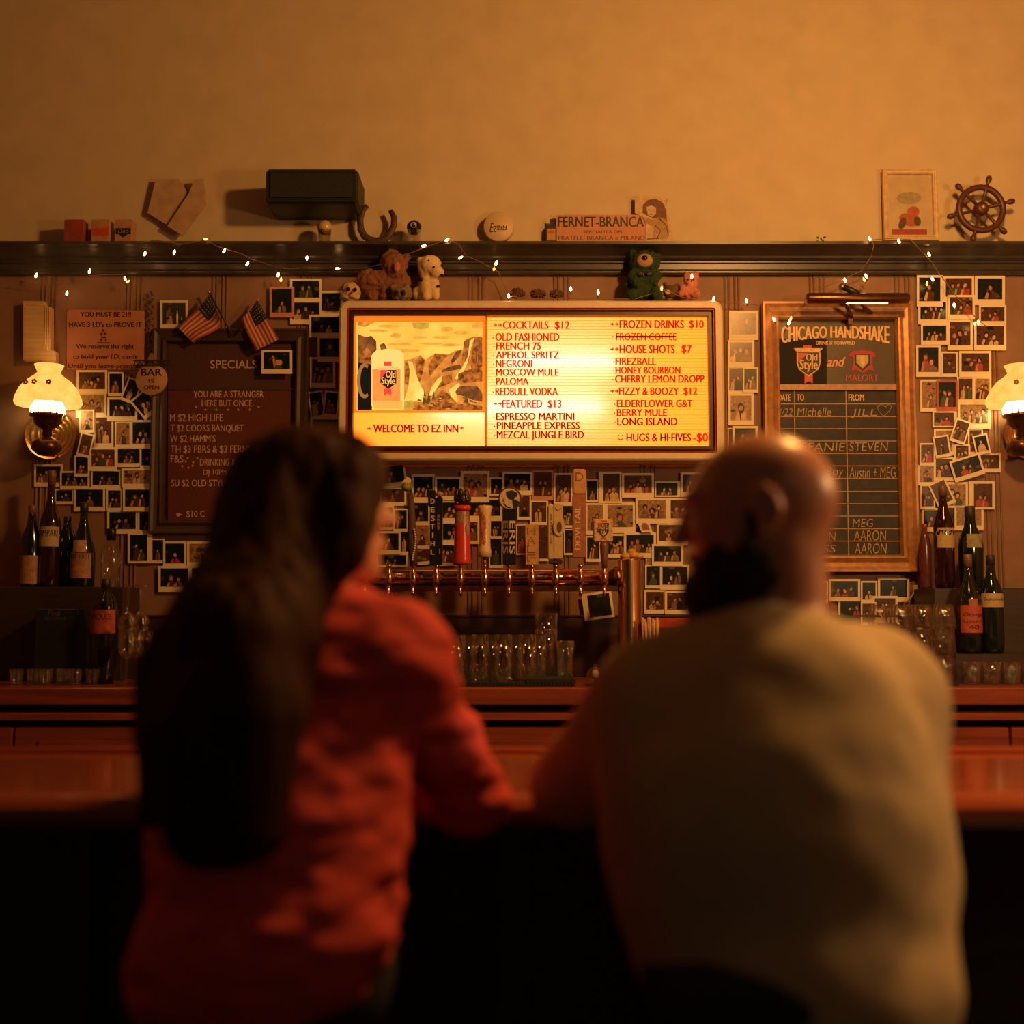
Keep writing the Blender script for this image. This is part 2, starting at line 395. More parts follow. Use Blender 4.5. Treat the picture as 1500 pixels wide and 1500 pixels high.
for t, x0, y0, x1, y1 in (('OLD FASHIONED', 726, 488, 819, 499), ('FRENCH 75', 727, 501.5, 792, 512), ('APEROL SPRITZ', 726.6, 514.5, 819, 525), ('NEGRONI', 726.6, 527.3, 779, 537.8),
    ('MOSCOW MULE', 727, 540, 818, 550.5), ('PALOMA', 727, 553.2, 774, 563.7), ('REDBULL VODKA', 726, 568, 817, 579), ('ESPRESSO MARTINI', 727, 604.7, 841, 615.2), ('PINEAPPLE EXPRESS', 728, 618, 849, 628.4), ('MEZCAL JUNGLE BIRD', 728, 631.4, 855, 642),
    ('FIREZBALL', 902, 524, 961, 534.5), ('HONEY BOURBON', 902, 537, 996.4, 547.5), ('CHERRY LEMON DROPP', 901.4, 549.6, 1031.4, 560.5), ('ELDERFLOWER G&T', 904, 585.8, 1014, 596.2), ('BERRY MULE', 904, 599, 976.7, 609.5), ('LONG ISLAND', 904.5, 612.4, 992, 622.8)):
    o = MB(); o.text(t, x0, y0, x1, y1, Yl, ink if y0 < 600 else inkd, fat=.06); dot(o, x0-3.5, (y0+y1)/2+1); obj('menu_line', o, parent=sign)
mline('FEATURED', 736, 586, 794, 597, arrows=(723, 730)); mline('$13', 802.6, 586, 822, 597, ink)
mline('FROZEN DRINKS', 908, 469, 1001.5, 480.7, arrows=(894, 901)); mline('$10', 1010, 469, 1030.6, 480, inkr)
b = MB(); b.text('FROZEN COFFEE', 902.7, 488, 991, 498.5, Yl, ink, fat=.012); b.prect(902, 491.8, 990, 494.4, Yl-.0006, .0005, inkd); dot(b, 898, 493); obj('menu_line', b, parent=sign)
mline('HOUSE SHOTS', 908, 505.5, 988, 517, arrows=(894, 901)); mline('$7', 998.5, 505.5, 1013, 516.5, inkr)
mline('FIZZY & BOOZY', 907, 567.6, 994, 578.4, arrows=(894, 901)); mline('$12', 1001.5, 567.6, 1021, 578, inkr)
mline('HUGS & HI\u00b7FIVES', 918, 635.2, 1012, 646, inkd); mline('-$0', 1015.5, 634.7, 1036.5, 646.6, inkr)
b = MB(); b.pell(906.6, 638, 1, 1.2, Yl, .0005, inkd, 8); b.pell(911.8, 638, 1, 1.2, Yl, .0005, inkd, 8)
b.ppoly([(904.6, 641), (905.6, 641), (907.4, 643), (909.2, 643.4), (911, 643), (912.8, 641), (913.8, 641), (911.8, 644), (909.2, 645), (906.6, 644)], Yl, .0005, inkd); obj('smiling_face', b, parent=sign)
mline('WELCOME TO EZ INN', 547, 622, 671, 633.5, inkd, arrows=(538,)); b = MB(); b.ppoly([(679, 626.2), (676.5, 626.2), (677, 624), (673.6, 627), (677, 630), (676.5, 627.8), (679, 627.8)], Yl, .0005, inkr); obj('arrow', b, parent=sign)
# the backlit picture: mountain falls and a beer mug
def Z(pts): return [(510 + x/7.317, 460 + y/7.317) for x, y in pts]
Yq = Yp - .004
em = lambda n, c, s=1.0, c2=None, ns=30: E('backlit_' + n, c, s, c2, ns)
sky = em('sky', (1.0, .50, .075), 1.2, (1.0, .36, .04), 14); rock = em('rock', (.62, .17, .022), 1.0, (.13, .03, .007), 60); rockd = em('dark_rock', (.10, .035, .012), 1, (.30, .09, .02), 40)
fall = em('falls', (1.0, .60, .14), 1.2, (1.0, .42, .06), 30); blk = em('shade', (.012, .008, .005), 1); pine = em('pine', (.10, .07, .012), 1); grn = em('meadow', (.38, .28, .03), 1, (.7, .35, .04), 60)
foam = em('foam', (1.0, .56, .14), 1.1); beer = em('beer', (1.0, .30, .055), 1.0, (.9, .24, .04), 25); glassr = em('mug_glass', (.36, .14, .035)); lred = em('label_red', (.95, .055, .04)); lcream = em('label_cream', (1, .48, .12)); lblk = em('label_black', (.03, .012, .006)); ridge = em('ridge', (.85, .30, .04), 1.0, (.55, .16, .022), 35)
b = MB(); b.prect(521, 471, 707.5, 601, Yq, .002, sky)
lay = [0]
def pz(pts, m): lay[0] += 1; b.ppoly(Z(pts), Yq - .00012*lay[0], .0001, m)
rnd = random.Random(3)
pz([(680, 90), (870, 90), (860, 150), (780, 165), (700, 150)], grn)
pz([(105, 85), (300, 85), (240, 110), (180, 140), (105, 120)], ridge)
for cx, cy, rx, ry in ((520, 230, 40, 24), (600, 320, 60, 12), (470, 325, 30, 12), (1060, 160, 50, 24), (1390, 120, 50, 34), (1210, 200, 60, 18), (640, 390, 90, 16), (900, 320, 90, 9), (330, 180, 60, 14), (430, 130, 80, 14), (760, 250, 60, 12), (1000, 250, 70, 12), (1100, 330, 80, 14)):
    pz([(cx + rx*math.cos(a)*(1 + .9*rnd.random()), cy + ry*math.sin(a)*(1 + .3*rnd.random())) for a in [k*2*PI/12 for k in range(12)]], em('cloud_shade', (.95, .38, .045), 1.0, (.70, .30, .04), 60))
pz([(600, 500), (680, 480), (770, 440), (830, 490), (930, 420), (1080, 430), (1150, 390), (1230, 380), (1260, 270), (1340, 240), (1440, 240), (1440, 1030), (600, 1030)], ridge)
pz([(720, 500), (775, 445), (820, 500), (800, 620), (760, 760), (730, 640)], rock); pz([(860, 560), (930, 425), (1075, 440), (960, 560), (870, 680)], rock); pz([(1100, 500), (1160, 400), (1220, 385), (1180, 470), (1110, 540)], rockd)
pz([(610, 520), (650, 530), (665, 640), (640, 760), (605, 740)], rock)
pz([(1240, 290), (1345, 245), (1310, 420), (1290, 520), (1230, 560), (1220, 480)], rock); pz([(1350, 250), (1440, 240), (1440, 600), (1330, 640), (1310, 520)], rock)
for xx in (1260, 1285, 1375, 1400, 1425): pz([(xx, 280), (xx+9, 275), (xx+2, 520), (xx-10, 520)], rockd)
pz([(640, 500), (690, 520), (740, 680), (790, 790), (840, 900), (800, 940), (600, 935), (650, 760), (660, 600)], fall)
pz([(1305, 290), (1345, 252), (1310, 400), (1280, 520), (1235, 620), (1170, 700), (1140, 690), (1230, 560), (1280, 460)], fall)
pz([(1010, 600), (1090, 560), (1200, 540), (1220, 585), (1100, 610), (1000, 625)], rockd); pz([(930, 720), (1000, 670), (1110, 650), (1120, 730), (1000, 780), (900, 840)], rock)
pz([(1180, 640), (1300, 590), (1440, 600), (1440, 720), (1250, 740), (1170, 720)], rock); pz([(1110, 800), (1240, 770), (1380, 770), (1440, 850), (1440, 940), (1330, 920), (1240, 880), (1150, 860)], rockd)
pz([(960, 690), (1010, 660), (1000, 720), (950, 800), (880, 890), (850, 900), (900, 780)], fall); pz([(1080, 810), (1180, 740), (1200, 760), (1150, 830), (1180, 930), (1140, 960), (1100, 880)], fall)
for cx in (800, 845, 895, 1010, 1245):
    pz([(cx+20, 800 + rnd.random()*30), (cx+45, 960), (cx-5, 960)], pine)
pz([(700, 1010), (760, 970), (860, 950), (930, 900), (1010, 815), (1080, 860), (1180, 970), (1300, 960), (1440, 990), (1440, 1030), (690, 1030)], rock)
for k in range(26): 
    cx, cy = 720 + rnd.random()*700, 880 + rnd.random()*140; r_ = 14 + rnd.random()*22
    pz([(cx-r_, cy), (cx-r_*.3, cy-r_*.5), (cx+r_, cy-r_*.1), (cx+r_*.6, cy+r_*.4)], rockd if k % 2 else ridge)
pz([(600, 930), (680, 925), (720, 960), (660, 1025), (600, 1030)], grn)
pz([(105, 215), (200, 250), (245, 230), (300, 290), (305, 400), (260, 560), (105, 530)], rockd); pz([(150, 400), (200, 360), (250, 400), (250, 560), (120, 530)], rock); pz([(105, 520), (255, 540), (255, 1028), (100, 1028)], blk)
pz([(340, 330), (385, 305), (420, 380), (350, 385)], rockd)
arc = [(175 + 82*math.cos(a), 715 + 190*math.sin(a)) for a in [math.radians(t) for t in range(-60, -301, -20)]]; arci = [(180 + 50*math.cos(a), 715 + 150*math.sin(a)) for a in [math.radians(t) for t in range(-300, -59, 20)]]
pz(arc + arci, glassr)
pz([(250, 450), (262, 425), (300, 390), (420, 372), (560, 388), (600, 430), (600, 985), (250, 985)], foam); pz([(262, 590), (560, 590), (560, 945), (262, 945)], beer); pz([(265, 930), (585, 930), (575, 1012), (280, 1012)], em('mug_base', (.95, .42, .07)))
pz([(385, 510), (465, 510), (465, 556), (385, 556)], lred); pz([(300, 568), (545, 568), (520, 602), (330, 602)], lcream); pz([(345, 600), (516, 600), (516, 740), (430, 805), (345, 740)], lblk); pz([(345, 600), (425, 600), (345, 700)], lred)
pz([(385, 800), (462, 800), (462, 880), (424, 850), (385, 880)], lred)
(x0, y0), (x1, y1) = Z([(405, 610), (506, 680)]); b.text('Old', x0, y0, x1, y1, Yq - .00012*(lay[0]+1), lcream, fat=.03); (x0, y0), (x1, y1) = Z([(358, 675), (502, 775)]); b.text('Style', x0, y0, x1, y1, Yq - .00012*(lay[0]+2), lcream, fat=.03)
obj('backlit_picture', b, parent=sign)
b = MB(); pf = TR('picture_border_acrylic', (.80, .42, .06), .25, (1, .4, .04))
for q in ((518, 461, 711, 471), (518, 601, 711, 604), (518, 471, 521.5, 601), (707.5, 471, 711, 601)): b.prect(*q, Yp-.012, .010, pf)
obj('picture_border', b, parent=sign)

# ------------------------------------------------------------------ printed writing boards
def pframe(b, x0, y0, x1, y1, wd, Y, t, m):
    """mitred frame, outer box in picture points"""
    a, c = P(x0, y0, Y), P(x1, y1, Y); k = S(Y); e = wd*k
    prof = [(0, .0), (0, t), (.12, t*1.0), (.3, t*.82), (.55, t*.72), (.78, t*.95), (.9, t*.9), (1, t*.5), (1, 0)]
    rings = []
    for f, d in prof:
        q = e*f; y = Y - d; rings.append([(a.x+q, y, c.z+q), (c.x-q, y, c.z+q), (c.x-q, y, a.z-q), (a.x+q, y, a.z-q)])
    b.loft(rings, m, caps=False)
YB = -.012
brd = thing('specials_board', 'dark maroon felt letter board of daily drink specials in brown frame', 'letter board', P(338, 782, YB))
b = MB(); pframe(b, 228, 484, 450, 782, 20, YB, .034, M('dark_brown_frame', (.055, .028, .018), .5, ns=25)); obj('frame', b, parent=brd)
felt = M('maroon_felt', (.115, .028, .018), .95, ns=220, na=.2)
b = MB(); b.prect(246, 500, 434, 569, YB-.006, .005, M('dark_felt', (.075, .030, .024), .95, ns=220)); obj('header_panel', b, parent=brd)
b = MB(); b.prect(246, 571, 434, 766, YB-.008, .007, felt); obj('felt_panel', b, parent=brd)
b = MB(); b.prect(246, 568.4, 434, 571.4, YB-.012, .010, M('dark_brown_frame', (1,)*3)); obj('divider_bar', b, parent=brd)
pale = M('pale_plastic_letters', (.62, .40, .25), .5)
YT = YB - .0086
def sc_text(b, body, x0, y0, x1, y1):
    """small-capitals lettering: first letters tall"""
    b.text(body, x0, y0, x1, y1, YT, pale, fat=.016)
for t in (('SPECIALS', 308, 528, 376, 539.5), ('YOU ARE A STRANGER', 283.5, 572.5, 386, 582), ('HERE BUT ONCE', 295.6, 586, 369, 595), ('M $2 HIGH LIFE', 249, 606.5, 326.5, 617), ('T $2 COORS BANQUET', 250, 622, 357, 632), ("W $2 HAMM'S", 249, 637.5, 315.6, 647.6), ('TH $3 PBRS & $3 FERNET', 250, 652.6, 376, 663),
          ('F&S', 250, 667, 268.5, 677.5), ('DRINKING & DANCING', 293, 672, 390, 682), ('DJ 10PM TIL', 298, 687.7, 349, 695.5), ('SU $2 OLD STYLE', 251, 702.6, 334, 712.4), ('$10 C', 273, 748, 300, 757.5), ('%GRA', 274, 764, 303, 773)): b = MB(); sc_text(b, *t); obj('lettering_line', b, parent=brd)
b = MB()
for x, y in ((287, 596), (379, 596), (301, 600), (317, 600), (334, 600), (349, 600), (366, 600), (275, 671), (289, 671), (272, 676), (283, 677), (267, 683), (276, 685), (282, 682)):
    b.ppoly([(x + (2.2 if k % 2 == 0 else .9)*math.sin(k*PI/5), y - (2.2 if k % 2 == 0 else .9)*math.cos(k*PI/5)) for k in range(10)], YT, .0006, pale)
for x, y in ((262, 754), (249, 769)): b.ppoly([(x-4, y-2), (x+1, y-2.4), (x+1, y-1), (x+4.6, y-.8), (x+4.6, y+.6), (x+2, y+.8), (x+1, y+2.4), (x-3, y+2.6)], YT, .0006, pale)
obj('star_pattern', b, parent=brd)

# chalkboard in the gilded frame
cb = thing('chalkboard', 'tall chalkboard in wide gilded frame with drink crests and handwritten names', 'chalkboard', P(1230, 840, YB))
gild = M('worn_gilt_wood', (.46, .22, .085), .36, metal=.15, ns=40, na=.25)
b = MB(); pframe(b, 1114, 446, 1342, 838, 25, YB, .045, gild); obj('frame', b, parent=cb)
ca, cc = P(1138, 469, YB), P(1318, 813, YB)
Yc = YB - .010
b = MB(); b.prect(1136, 467, 1320, 567, Yc, .008, M('smoky_header_glass', (.085, .055, .025), .42, ns=10, na=.2)); hd = obj('header_panel', b, parent=cb)
b = MB(); b.prect(1136, 496, 1211, 563, Yc-.0012, .001, M('black_sheet', (.012, .010, .008), .8)); obj('black_backing', b, parent=hd)
b = MB(); b.prect(1136, 567, 1320, 816, Yc, .008, M('black_chalkboard', (.028, .022, .014), .6, ns=26, na=.45)); obj('board', b, parent=cb)
b = MB(); b.prect(1136, 563, 1319, 571, Yc-.012, .014, gild); obj('crossbar', b, parent=cb)
b = MB(); yl = Yc - .0012; ln = M('cream_painted_line', (.52, .30, .13), .7)
for k, y in enumerate((591.6, 610.4, 628, 646, 664.3, 682.4, 700.8, 719.7, 738, 756, 774.6, 792.6)): b.prect(1137, y-.6, 1318, y+.6, yl, .0006, ln)
b.ppoly([(1163, 571), (1164.4, 571), (1166.5, 813), (1165, 813)], yl, .0006, ln); b.ppoly([(1238.4, 571), (1239.9, 571), (1244, 813), (1242.5, 813)], yl, .0006, ln)
obj('ruled_lines', b, parent=cb)
yt = Yc - .0022; crm = M('cream_lettering', (.80, .50, .20), .6); ylw = M('warm_cream_lettering', (.85, .55, .25), .6)
b = MB()
def arch(px, py, a, bb):
    cx = (a - .5)*2; top = 480 + 5*cx*cx*0; base = 494.5 + 8.5*cx*cx; tp = 478 - .5*cx + 0*cx; return px, base - (base - tp)*bb
b.text('CHICAGO HANDSHAKE', 1145, 478, 1302, 495, yt, ylw, fat=.06, warp=arch); obj('painted_lettering', b, parent=cb); b = MB(); b.text('DRINK IT FORWARD', 1195.5, 499.5, 1252, 505, yt, crm, fat=.05); obj('painted_lettering', b, parent=cb)
for t, x0, y0, x1, y1 in (('DATE', 1140.5, 577.5, 1158, 587), ('TO', 1167.5, 577.5, 1177.5, 587), ('FROM', 1243, 577.5, 1265.5, 587)): b = MB(); b.text(t, x0, y0, x1, y1, yt, crm, fat=.03); obj('painted_lettering', b, parent=cb)
chk = M('chalk', (.50, .36, .20), .95, ns=160, na=.5)
for t, x0, y0, x1, y1, s_ in (('3/22', 1139, 598, 1161, 609, .2), ('Michelle', 1167.5, 597, 1217.5, 609.5, .15), ('JILL', 1247, 599, 1285, 609, .1), ('STEFANIE', 1150, 648.5, 1238, 661, .1), ('STEVEN', 1244, 648, 1301, 660.5, .1), ('Joey Boy', 1175, 684, 1236, 700, .15), ('Austin + MEG', 1244, 684, 1312, 700, .1),
        ('MEG', 1249, 760, 1279, 772, .1), ('AUSTIN', 1175, 780, 1224, 792, .1), ('AARON', 1251, 777, 1298, 792, .05), ('LISS', 1190, 798, 1224, 809, .1), ('AARON', 1252, 796, 1299, 811, .1)): b = MB(); b.text(t, x0, y0, x1, y1, yt, chk, shear=s_, fat=-.006); obj('chalk_writing', b, parent=cb)
b = MB(); hp = []
for k in range(25):
    a = 2*PI*k/24; hp.append(P(1295.5 + 10*math.sin(a)**3 + 1.5*math.cos(a), 600 - (8*math.cos(a) - 3.4*math.cos(2*a) - 1.4*math.cos(3*a)), yt))
b.tube(hp, .0012, chk, n=5); obj('chalk_heart', b, parent=cb)
# shield crest with old-style lettering
cr = MB(); Yk = Yc - .0026; redp = M('poster_red', (.62, .07, .03), .5); crp = M('crest_cream', (.78, .48, .18), .5); bkp = M('crest_black', (.014, .016, .012), .5)
cr.prect(1176.5, 505.5, 1189, 511.5, Yk, .0004, redp); cr.ppoly([(1162.5, 510), (1205.5, 510), (1199.5, 516.5), (1168, 516.5)], Yk-.0002, .0004, crp)
cr.ppoly([(1178.5, 548), (1190.5, 548), (1190.5, 562), (1184.5, 558.5), (1178.5, 562)], Yk, .0004, redp)
sh = lambda e: [(1167+e, 516), (1202-e, 516), (1202-e, 532), (1199-e, 541), (1184.5, 552-e*1.2), (1170+e, 541), (1167+e, 532)]
cr.ppoly(sh(0), Yk-.0002, .0004, crp); cr.ppoly(sh(2), Yk-.0006, .0003, bkp); cr.ppoly([(1169, 517), (1184, 517), (1170.5, 530), (1169, 530)], Yk-.0009, .0003, redp)
cr.text('Old', 1181, 518, 1197, 528.5, Yk-.0013, crp, fat=.035); cr.text('Style', 1172, 527, 1197.5, 545, Yk-.0013, crp, fat=.035); obj('shield_crest', cr, parent=cb)
b = MB(); b.text('and', 1211.5, 523, 1238, 537, yt, M('salmon_lettering', (.80, .34, .18), .6), shear=.35, fat=.05); obj('script_lettering', b, parent=cb)
cr = MB(); rd2 = M('crest_red', (.42, .03, .03), .5)
cr.ppoly([(1243, 519), (1250, 514), (1257, 514), (1263.5, 511.5), (1270, 514), (1277, 514), (1283, 519), (1281, 523), (1278, 523), (1278, 535), (1280, 543), (1273, 542), (1263.5, 547), (1254, 542), (1247, 543), (1249, 535), (1249, 523), (1245, 523)], Yk, .0004, rd2)
cr.ppoly([(1252, 519), (1275, 519), (1275, 534), (1263.5, 543), (1252, 534)], Yk-.0003, .0003, bkp); cr.ppoly([(1254.5, 520), (1272, 520), (1272, 531), (1263.5, 540), (1254.5, 531)], Yk-.0006, .0003, M('crest_sage', (.50, .42, .20), .5))
cr.ppoly([(1261, 523), (1266, 521), (1267, 531), (1264, 538), (1261, 531)], Yk-.0009, .0003, crp); cr.text('MALORT', 1239, 549, 1286.5, 558, Yk, redp, fat=.0); obj('red_crest', cr, parent=cb)
# picture light over the chalkboard
YL = -.15
pl = thing('picture_light', 'dark brass tube picture light jutting over the top of the chalkboard', 'picture light', P(1255, 446, YL))
brz = M('dark_bronze', (.16, .075, .035), .3, metal=.8)
a, c = P(1182, 437, YL), P(1331, 437, YL); b = MB(); b.lathe([(.0, 0), (.017, 0), (.019, .004), (.019, c.x-a.x-.004), (.017, c.x-a.x), (0, c.x-a.x)], a, brz, n=18, axis=(1, 0, 0)); obj('housing', b, parent=pl)
e = P(1268, 452, YL); b = MB(); b.tube([P(1248, 468, -.05), P(1243, 455, -.10), P(1240, 445, YL+.015)], .008, brz); b.tube([P(1276, 458, -.05), P(1268, 452, -.10), P(1262, 444, YL+.015)], .008, brz); b.box(*[P(1242, 475, -.06).x, P(1249, 475, -.06).x, -.066, -.055, P(1245, 475, -.06).z, P(1245, 464, -.06).z], brz); obj('bracket', b, parent=pl)
b = MB(); b.ell(P(1234, 420, YL), (.014, .012, .012), M('brass_knob', (.45, .25, .08), .3, metal=.8)); b.tube([P(1234, 420, YL), P(1250, 427, YL), P(1258, 431, YL)], .012, M('black_plastic', (.02, .02, .02), .4)); obj('knob', b, parent=pl)
b = MB(); b.tube([P(1240, 441.5, YL), P(1270, 441.5, YL), P(1300, 441.5, YL)], .010, E('picture_light_bulb', (1, .62, .24), 6)); obj('bulb', b, parent=pl)
b = MB(); cv = M('beige_plastic', (.55, .36, .2), .5); b.box(*[P(1337, 862, -.05).x, P(1345, 862, -.05).x, -.055, -.035, P(1340, 872, -.05).z, P(1340, 857, -.05).z], cv, .003)
ca_ = thing('power_cord', 'beige power cord with switch block hanging below chalkboard corner', 'cord', P(1340, 886, -.045)); obj('switch', b, parent=ca_)
b = MB(); b.tube([P(1347, 836, -.03), P(1347.5, 848, -.04), P(1344, 860, -.045), P(1334, 876, -.045), P(1324, 886, -.035)], .003, cv); obj('cable', b, parent=ca_)

# ------------------------------------------------------------------ paper notice and the BAR IS OPEN plaque
nt = thing('age_notice', 'pinkish paper notice about age and identity cards beside the lamp', 'notice', P(155, 543, YB))
b = MB(); b.ppoly([(101, 453.5), (212, 455), (211, 541.5), (98, 541.5), (98, 457)], YB-.002, .0015, M('pink_paper', (.52, .20, .11), .8, ns=18, na=.08)); obj('sheet', b, parent=nt)
blkink = M('black_ink', (.025, .012, .010), .7); yk = YB - .0034
for t, x0, y0, x1, y1, f in (('YOU MUST BE 21!!', 118, 457, 192, 464, .03), ("HAVE 3 I.D's to PROVE IT", 101, 471.6, 207.6, 479, .03), ('We reserve the right', 111.5, 504, 196.4, 512.6, .02), ('to hold your I.D. cards', 107, 519, 201, 527.6, .02), ('Until you leave premises', 100, 533, 210, 541, .01)): b = MB(); b.text(t, x0, y0, x1, y1, yk, blkink, fat=f); obj('lettering_line', b, parent=nt)
b = MB()
for q in ((151, 484, 1.8, 2.2), (154, 489, 2.4, 2), (148.6, 489.5, 2, 2.4), (152, 494, 4, 1.5), (148, 498, 1.4, 3), (155, 498, 1.4, 2.6)): b.pell(*q, yk, .0004, M('faded_ink', (.16, .05, .03), .7), 10)
b.prect(142, 505.4-4, 161, 505.6-2.6, yk, .0004, M('faded_ink', (1,)*3)); obj('printed_emblem', b, parent=nt)
Yd = -.064
bo = thing('bar_open_plaque', 'round tan plaque reading bar is open on beaded chain', 'plaque', P(221.5, 579, Yd))
b = MB(); pc = P(221.5, 555.5, Yd); b.lathe([(0, 0), (.056, 0), (.0585, .003), (.0585, .008), (.056, .010), (0, .010)], pc, M('tan_painted_wood', (.50, .27, .15), .6, ns=25), n=40, axis=(0, 1, 0)); obj('disc', b, parent=bo)
b = MB(); y_ = Yd - .0008; b.text('BAR', 207, 540, 237, 550.5, y_, blkink, fat=.05); b.text('IS', 218, 555, 226, 560.5, y_, blkink, fat=.01); b.text('OPEN', 211, 564.5, 233, 570.5, y_, blkink, fat=.03); obj('lettering', b, parent=bo)
b = MB(); zz = M('black_tin', (.03, .024, .02), .4); b.prect(195, 527, 249, 529, Yd-.004, .003, zz); b.prect(195, 534, 249, 536, Yd-.004, .003, zz)
for k in range(9): x = 196 + k*6; b.tube([P(x, 535, Yd-.003), P(x+3, 528, Yd-.003), P(x+6, 535, Yd-.003)], .0018, zz, n=5)
b.ppoly([(216, 527), (218, 522), (222, 516), (226, 522), (228, 527)], Yd-.003, .003, M('rust_tin', (.3, .13, .08), .5)); obj('zigzag_band', b, parent=bo)
b = MB(); bead = M('dark_beads', (.12, .075, .05), .25, metal=.5)
for k in range(26): b.ell(P(221 + 3*math.sin(k*2.4), 428 + k*3.5, -.026), .0055, bead, n=8, k=5)
obj('bead_chain', b, parent=bo)
# ------------------------------------------------------------------ instant photos pinned to the paneling
card = M('photo_card', (.88, .75, .50), .55, ns=12, na=.05); pinkc = M('pink_card', (.62, .28, .19), .55); redc = M('red_card', (.50, .10, .06), .55)
pr_d = M('print_dark', (.008, .013, .012), .28, ns=120, na=.6); pr_b = M('print_brown', (.085, .036, .020), .28, ns=120, na=.5); pr_p = M('print_sepia', (.34, .20, .09), .3, ns=110, na=.5)
skin1 = M('print_skin', (.50, .22, .11), .35, ns=90, na=.25); skin2 = M('print_pale_skin', (.66, .36, .17), .35, ns=90, na=.2); sh1 = M('print_shirt', (.22, .11, .06), .35, ns=80, na=.4); sh2 = M('print_red_shirt', (.40, .06, .04), .35); sh3 = M('print_green_shirt', (.06, .08, .035), .35); sh4 = M('print_white_shirt', (.62, .42, .22), .35, ns=70, na=.25)
prnd = random.Random(11)
TONE = {'d': ('dark', pr_d), 'b': ('brown', pr_b), 'p': ('sepia', pr_p)}
NF = ['no clear figure', 'one figure', 'two figures', 'three figures', 'four figures', 'five figures']
def photo(cx, cy, wd, ht, rot, tone, nf, place, row, k, layer, border='d', cm=None, extra=None):
    cm = cm or card; Y = -.0145 - .0017*layer; a = math.radians(-rot); ca, sa = math.cos(a), math.sin(a)
    T = lambda x, y: (cx + x*ca - y*sa, cy + x*sa + y*ca)
    hw, hh = wd/2, ht/2; b = MB(); b.ppoly([T(-hw, -hh), T(hw, -hh), T(hw, hh), T(-hw, hh)], Y, .0012, cm)
    shape = 'tilted' if abs(rot) > 5 else ('wide' if wd > ht*1.12 else ('tall' if ht > wd*1.12 else 'square'))
    nth = f"{ORD[k]} in {ORD[row]} row" if row is not None else ''
    lab = f"{TONE[tone][0]} {shape} instant photo of {extra or NF[nf]}, {nth} {place}" if row is not None else f"{TONE[tone][0]} {shape} instant photo of {extra or NF[nf]}, {place}"
    o = obj('instant_photo', b); tag(o, lab, 'photo', 'instant photos ' + place)
    m1 = min(wd, ht)*.075 + .6; m2 = min(wd, ht)*.20
    x0, x1, y0, y1 = -hw+m1, hw-m1, -hh+m1, hh-m1
    if border == 'd': y1 = hh - m2
    elif border == 'l': x0 = -hw + m2
    elif border == 'r': x1 = hw - m2
    elif border == 'u': y0 = -hh + m2
    q = MB(); e = [0]
    def pg(pts, m): e[0] += 1; q.ppoly([T(min(max(x, x0), x1), min(max(y, y0), y1)) for x, y in pts], Y - .0004 - .00006*e[0], .00005, m)
    pg([(x0, y0), (x1, y0), (x1, y1), (x0, y1)], TONE[tone][1])
    W, H = x1-x0, y1-y0
    if extra == 'a lit candle':
        pg([(W*t-W*.35, y1) for t in (0, .3)] + [(-W*.12, y0+H*.55), (-W*.28, y0+H*.45)], skin1); pg([(x0+W*.15, y0+H*.5), (x0+W*.32, y0+H*.2), (x0+W*.36, y0+H*.55), (x0+W*.2, y1)], sh1)
        pg([(W*.1, y0+H*.62), (W*.14, y0+H*.3), (W*.18, y0+H*.62), (W*.17, y1), (W*.11, y1)], card); pg([(W*.3, y0+H*.8), (W*.33, y0+H*.62), (W*.36, y0+H*.8)], card)
    if extra == 'a pale animal':
        pg([(W*.08+W*.13*math.cos(t), y0+H*.62+H*.18*math.sin(t)) for t in [u*PI/5 for u in range(10)]], skin2); pg([(-W*.2, y0+H*.22), (-W*.1, y0+H*.2), (-W*.06, y0+H*.5), (W*.02, y0+H*.6), (-W*.1, y1), (-W*.16, y0+H*.5)], skin1); nf = 0
    if extra == 'a lit candle': nf = 0
    for j in range(5):
        ex, ey = x0 + W*prnd.random(), y0 + H*prnd.random(); r_ = W*(.05 + .11*prnd.random())
        pg([(ex + r_*math.cos(t), ey + r_*.6*math.sin(t)) for t in [u*PI/4 for u in range(8)]], prnd.choice([pr_b, pr_d, pr_d, sh3] if tone == 'd' else [pr_b, pr_d, sh1, pr_p]))
    for j in range(nf):
        fx = x0 + W*(.5 + (j - (nf-1)/2)*min(.26, .8/max(nf, 1)) + .05*(prnd.random()-.5)); fy = y0 + H*(.36 + .26*prnd.random()); r_ = H*(.10 + .05*prnd.random()) if wd > ht else W*(.11 + .05*prnd.random())
        s_ = prnd.choice([sh1, sh1, pr_b, pr_d, sh2, sh3, sh4, pr_b]); sk = prnd.choice([skin1, skin1, skin2]); bw = r_*(1.6 + .5*prnd.random())
        jt = lambda q: q*r_*.7*(prnd.random()-.5)
        pg([(fx-bw+jt(1), y1), (fx-bw*.9+jt(1), fy+r_*2.0+jt(1)), (fx-r_*.5, fy+r_*.9), (fx+r_*.5, fy+r_*.9), (fx+bw*.9+jt(1), fy+r_*1.9+jt(1.4)), (fx+bw+jt(2), y1)], s_)
        tl = .5*(prnd.random()-.5)
        pg([(fx + tl*r_*math.sin(t) + r_*1.0*math.cos(t), fy - r_*.25 + r_*(1.2 + (.9 if s_ in (sh2, sh4) and math.sin(t) > .2 else 0))*math.sin(t)) for t in [u*PI/5 for u in range(10)]], prnd.choice([pr_d, pr_d, pr_b]))
        pg([(fx - tl*r_*math.sin(t) + r_*.62*math.cos(t), fy + r_*.12 + r_*.85*math.sin(t)) for t in [u*PI/5 for u in range(10)]], sk)
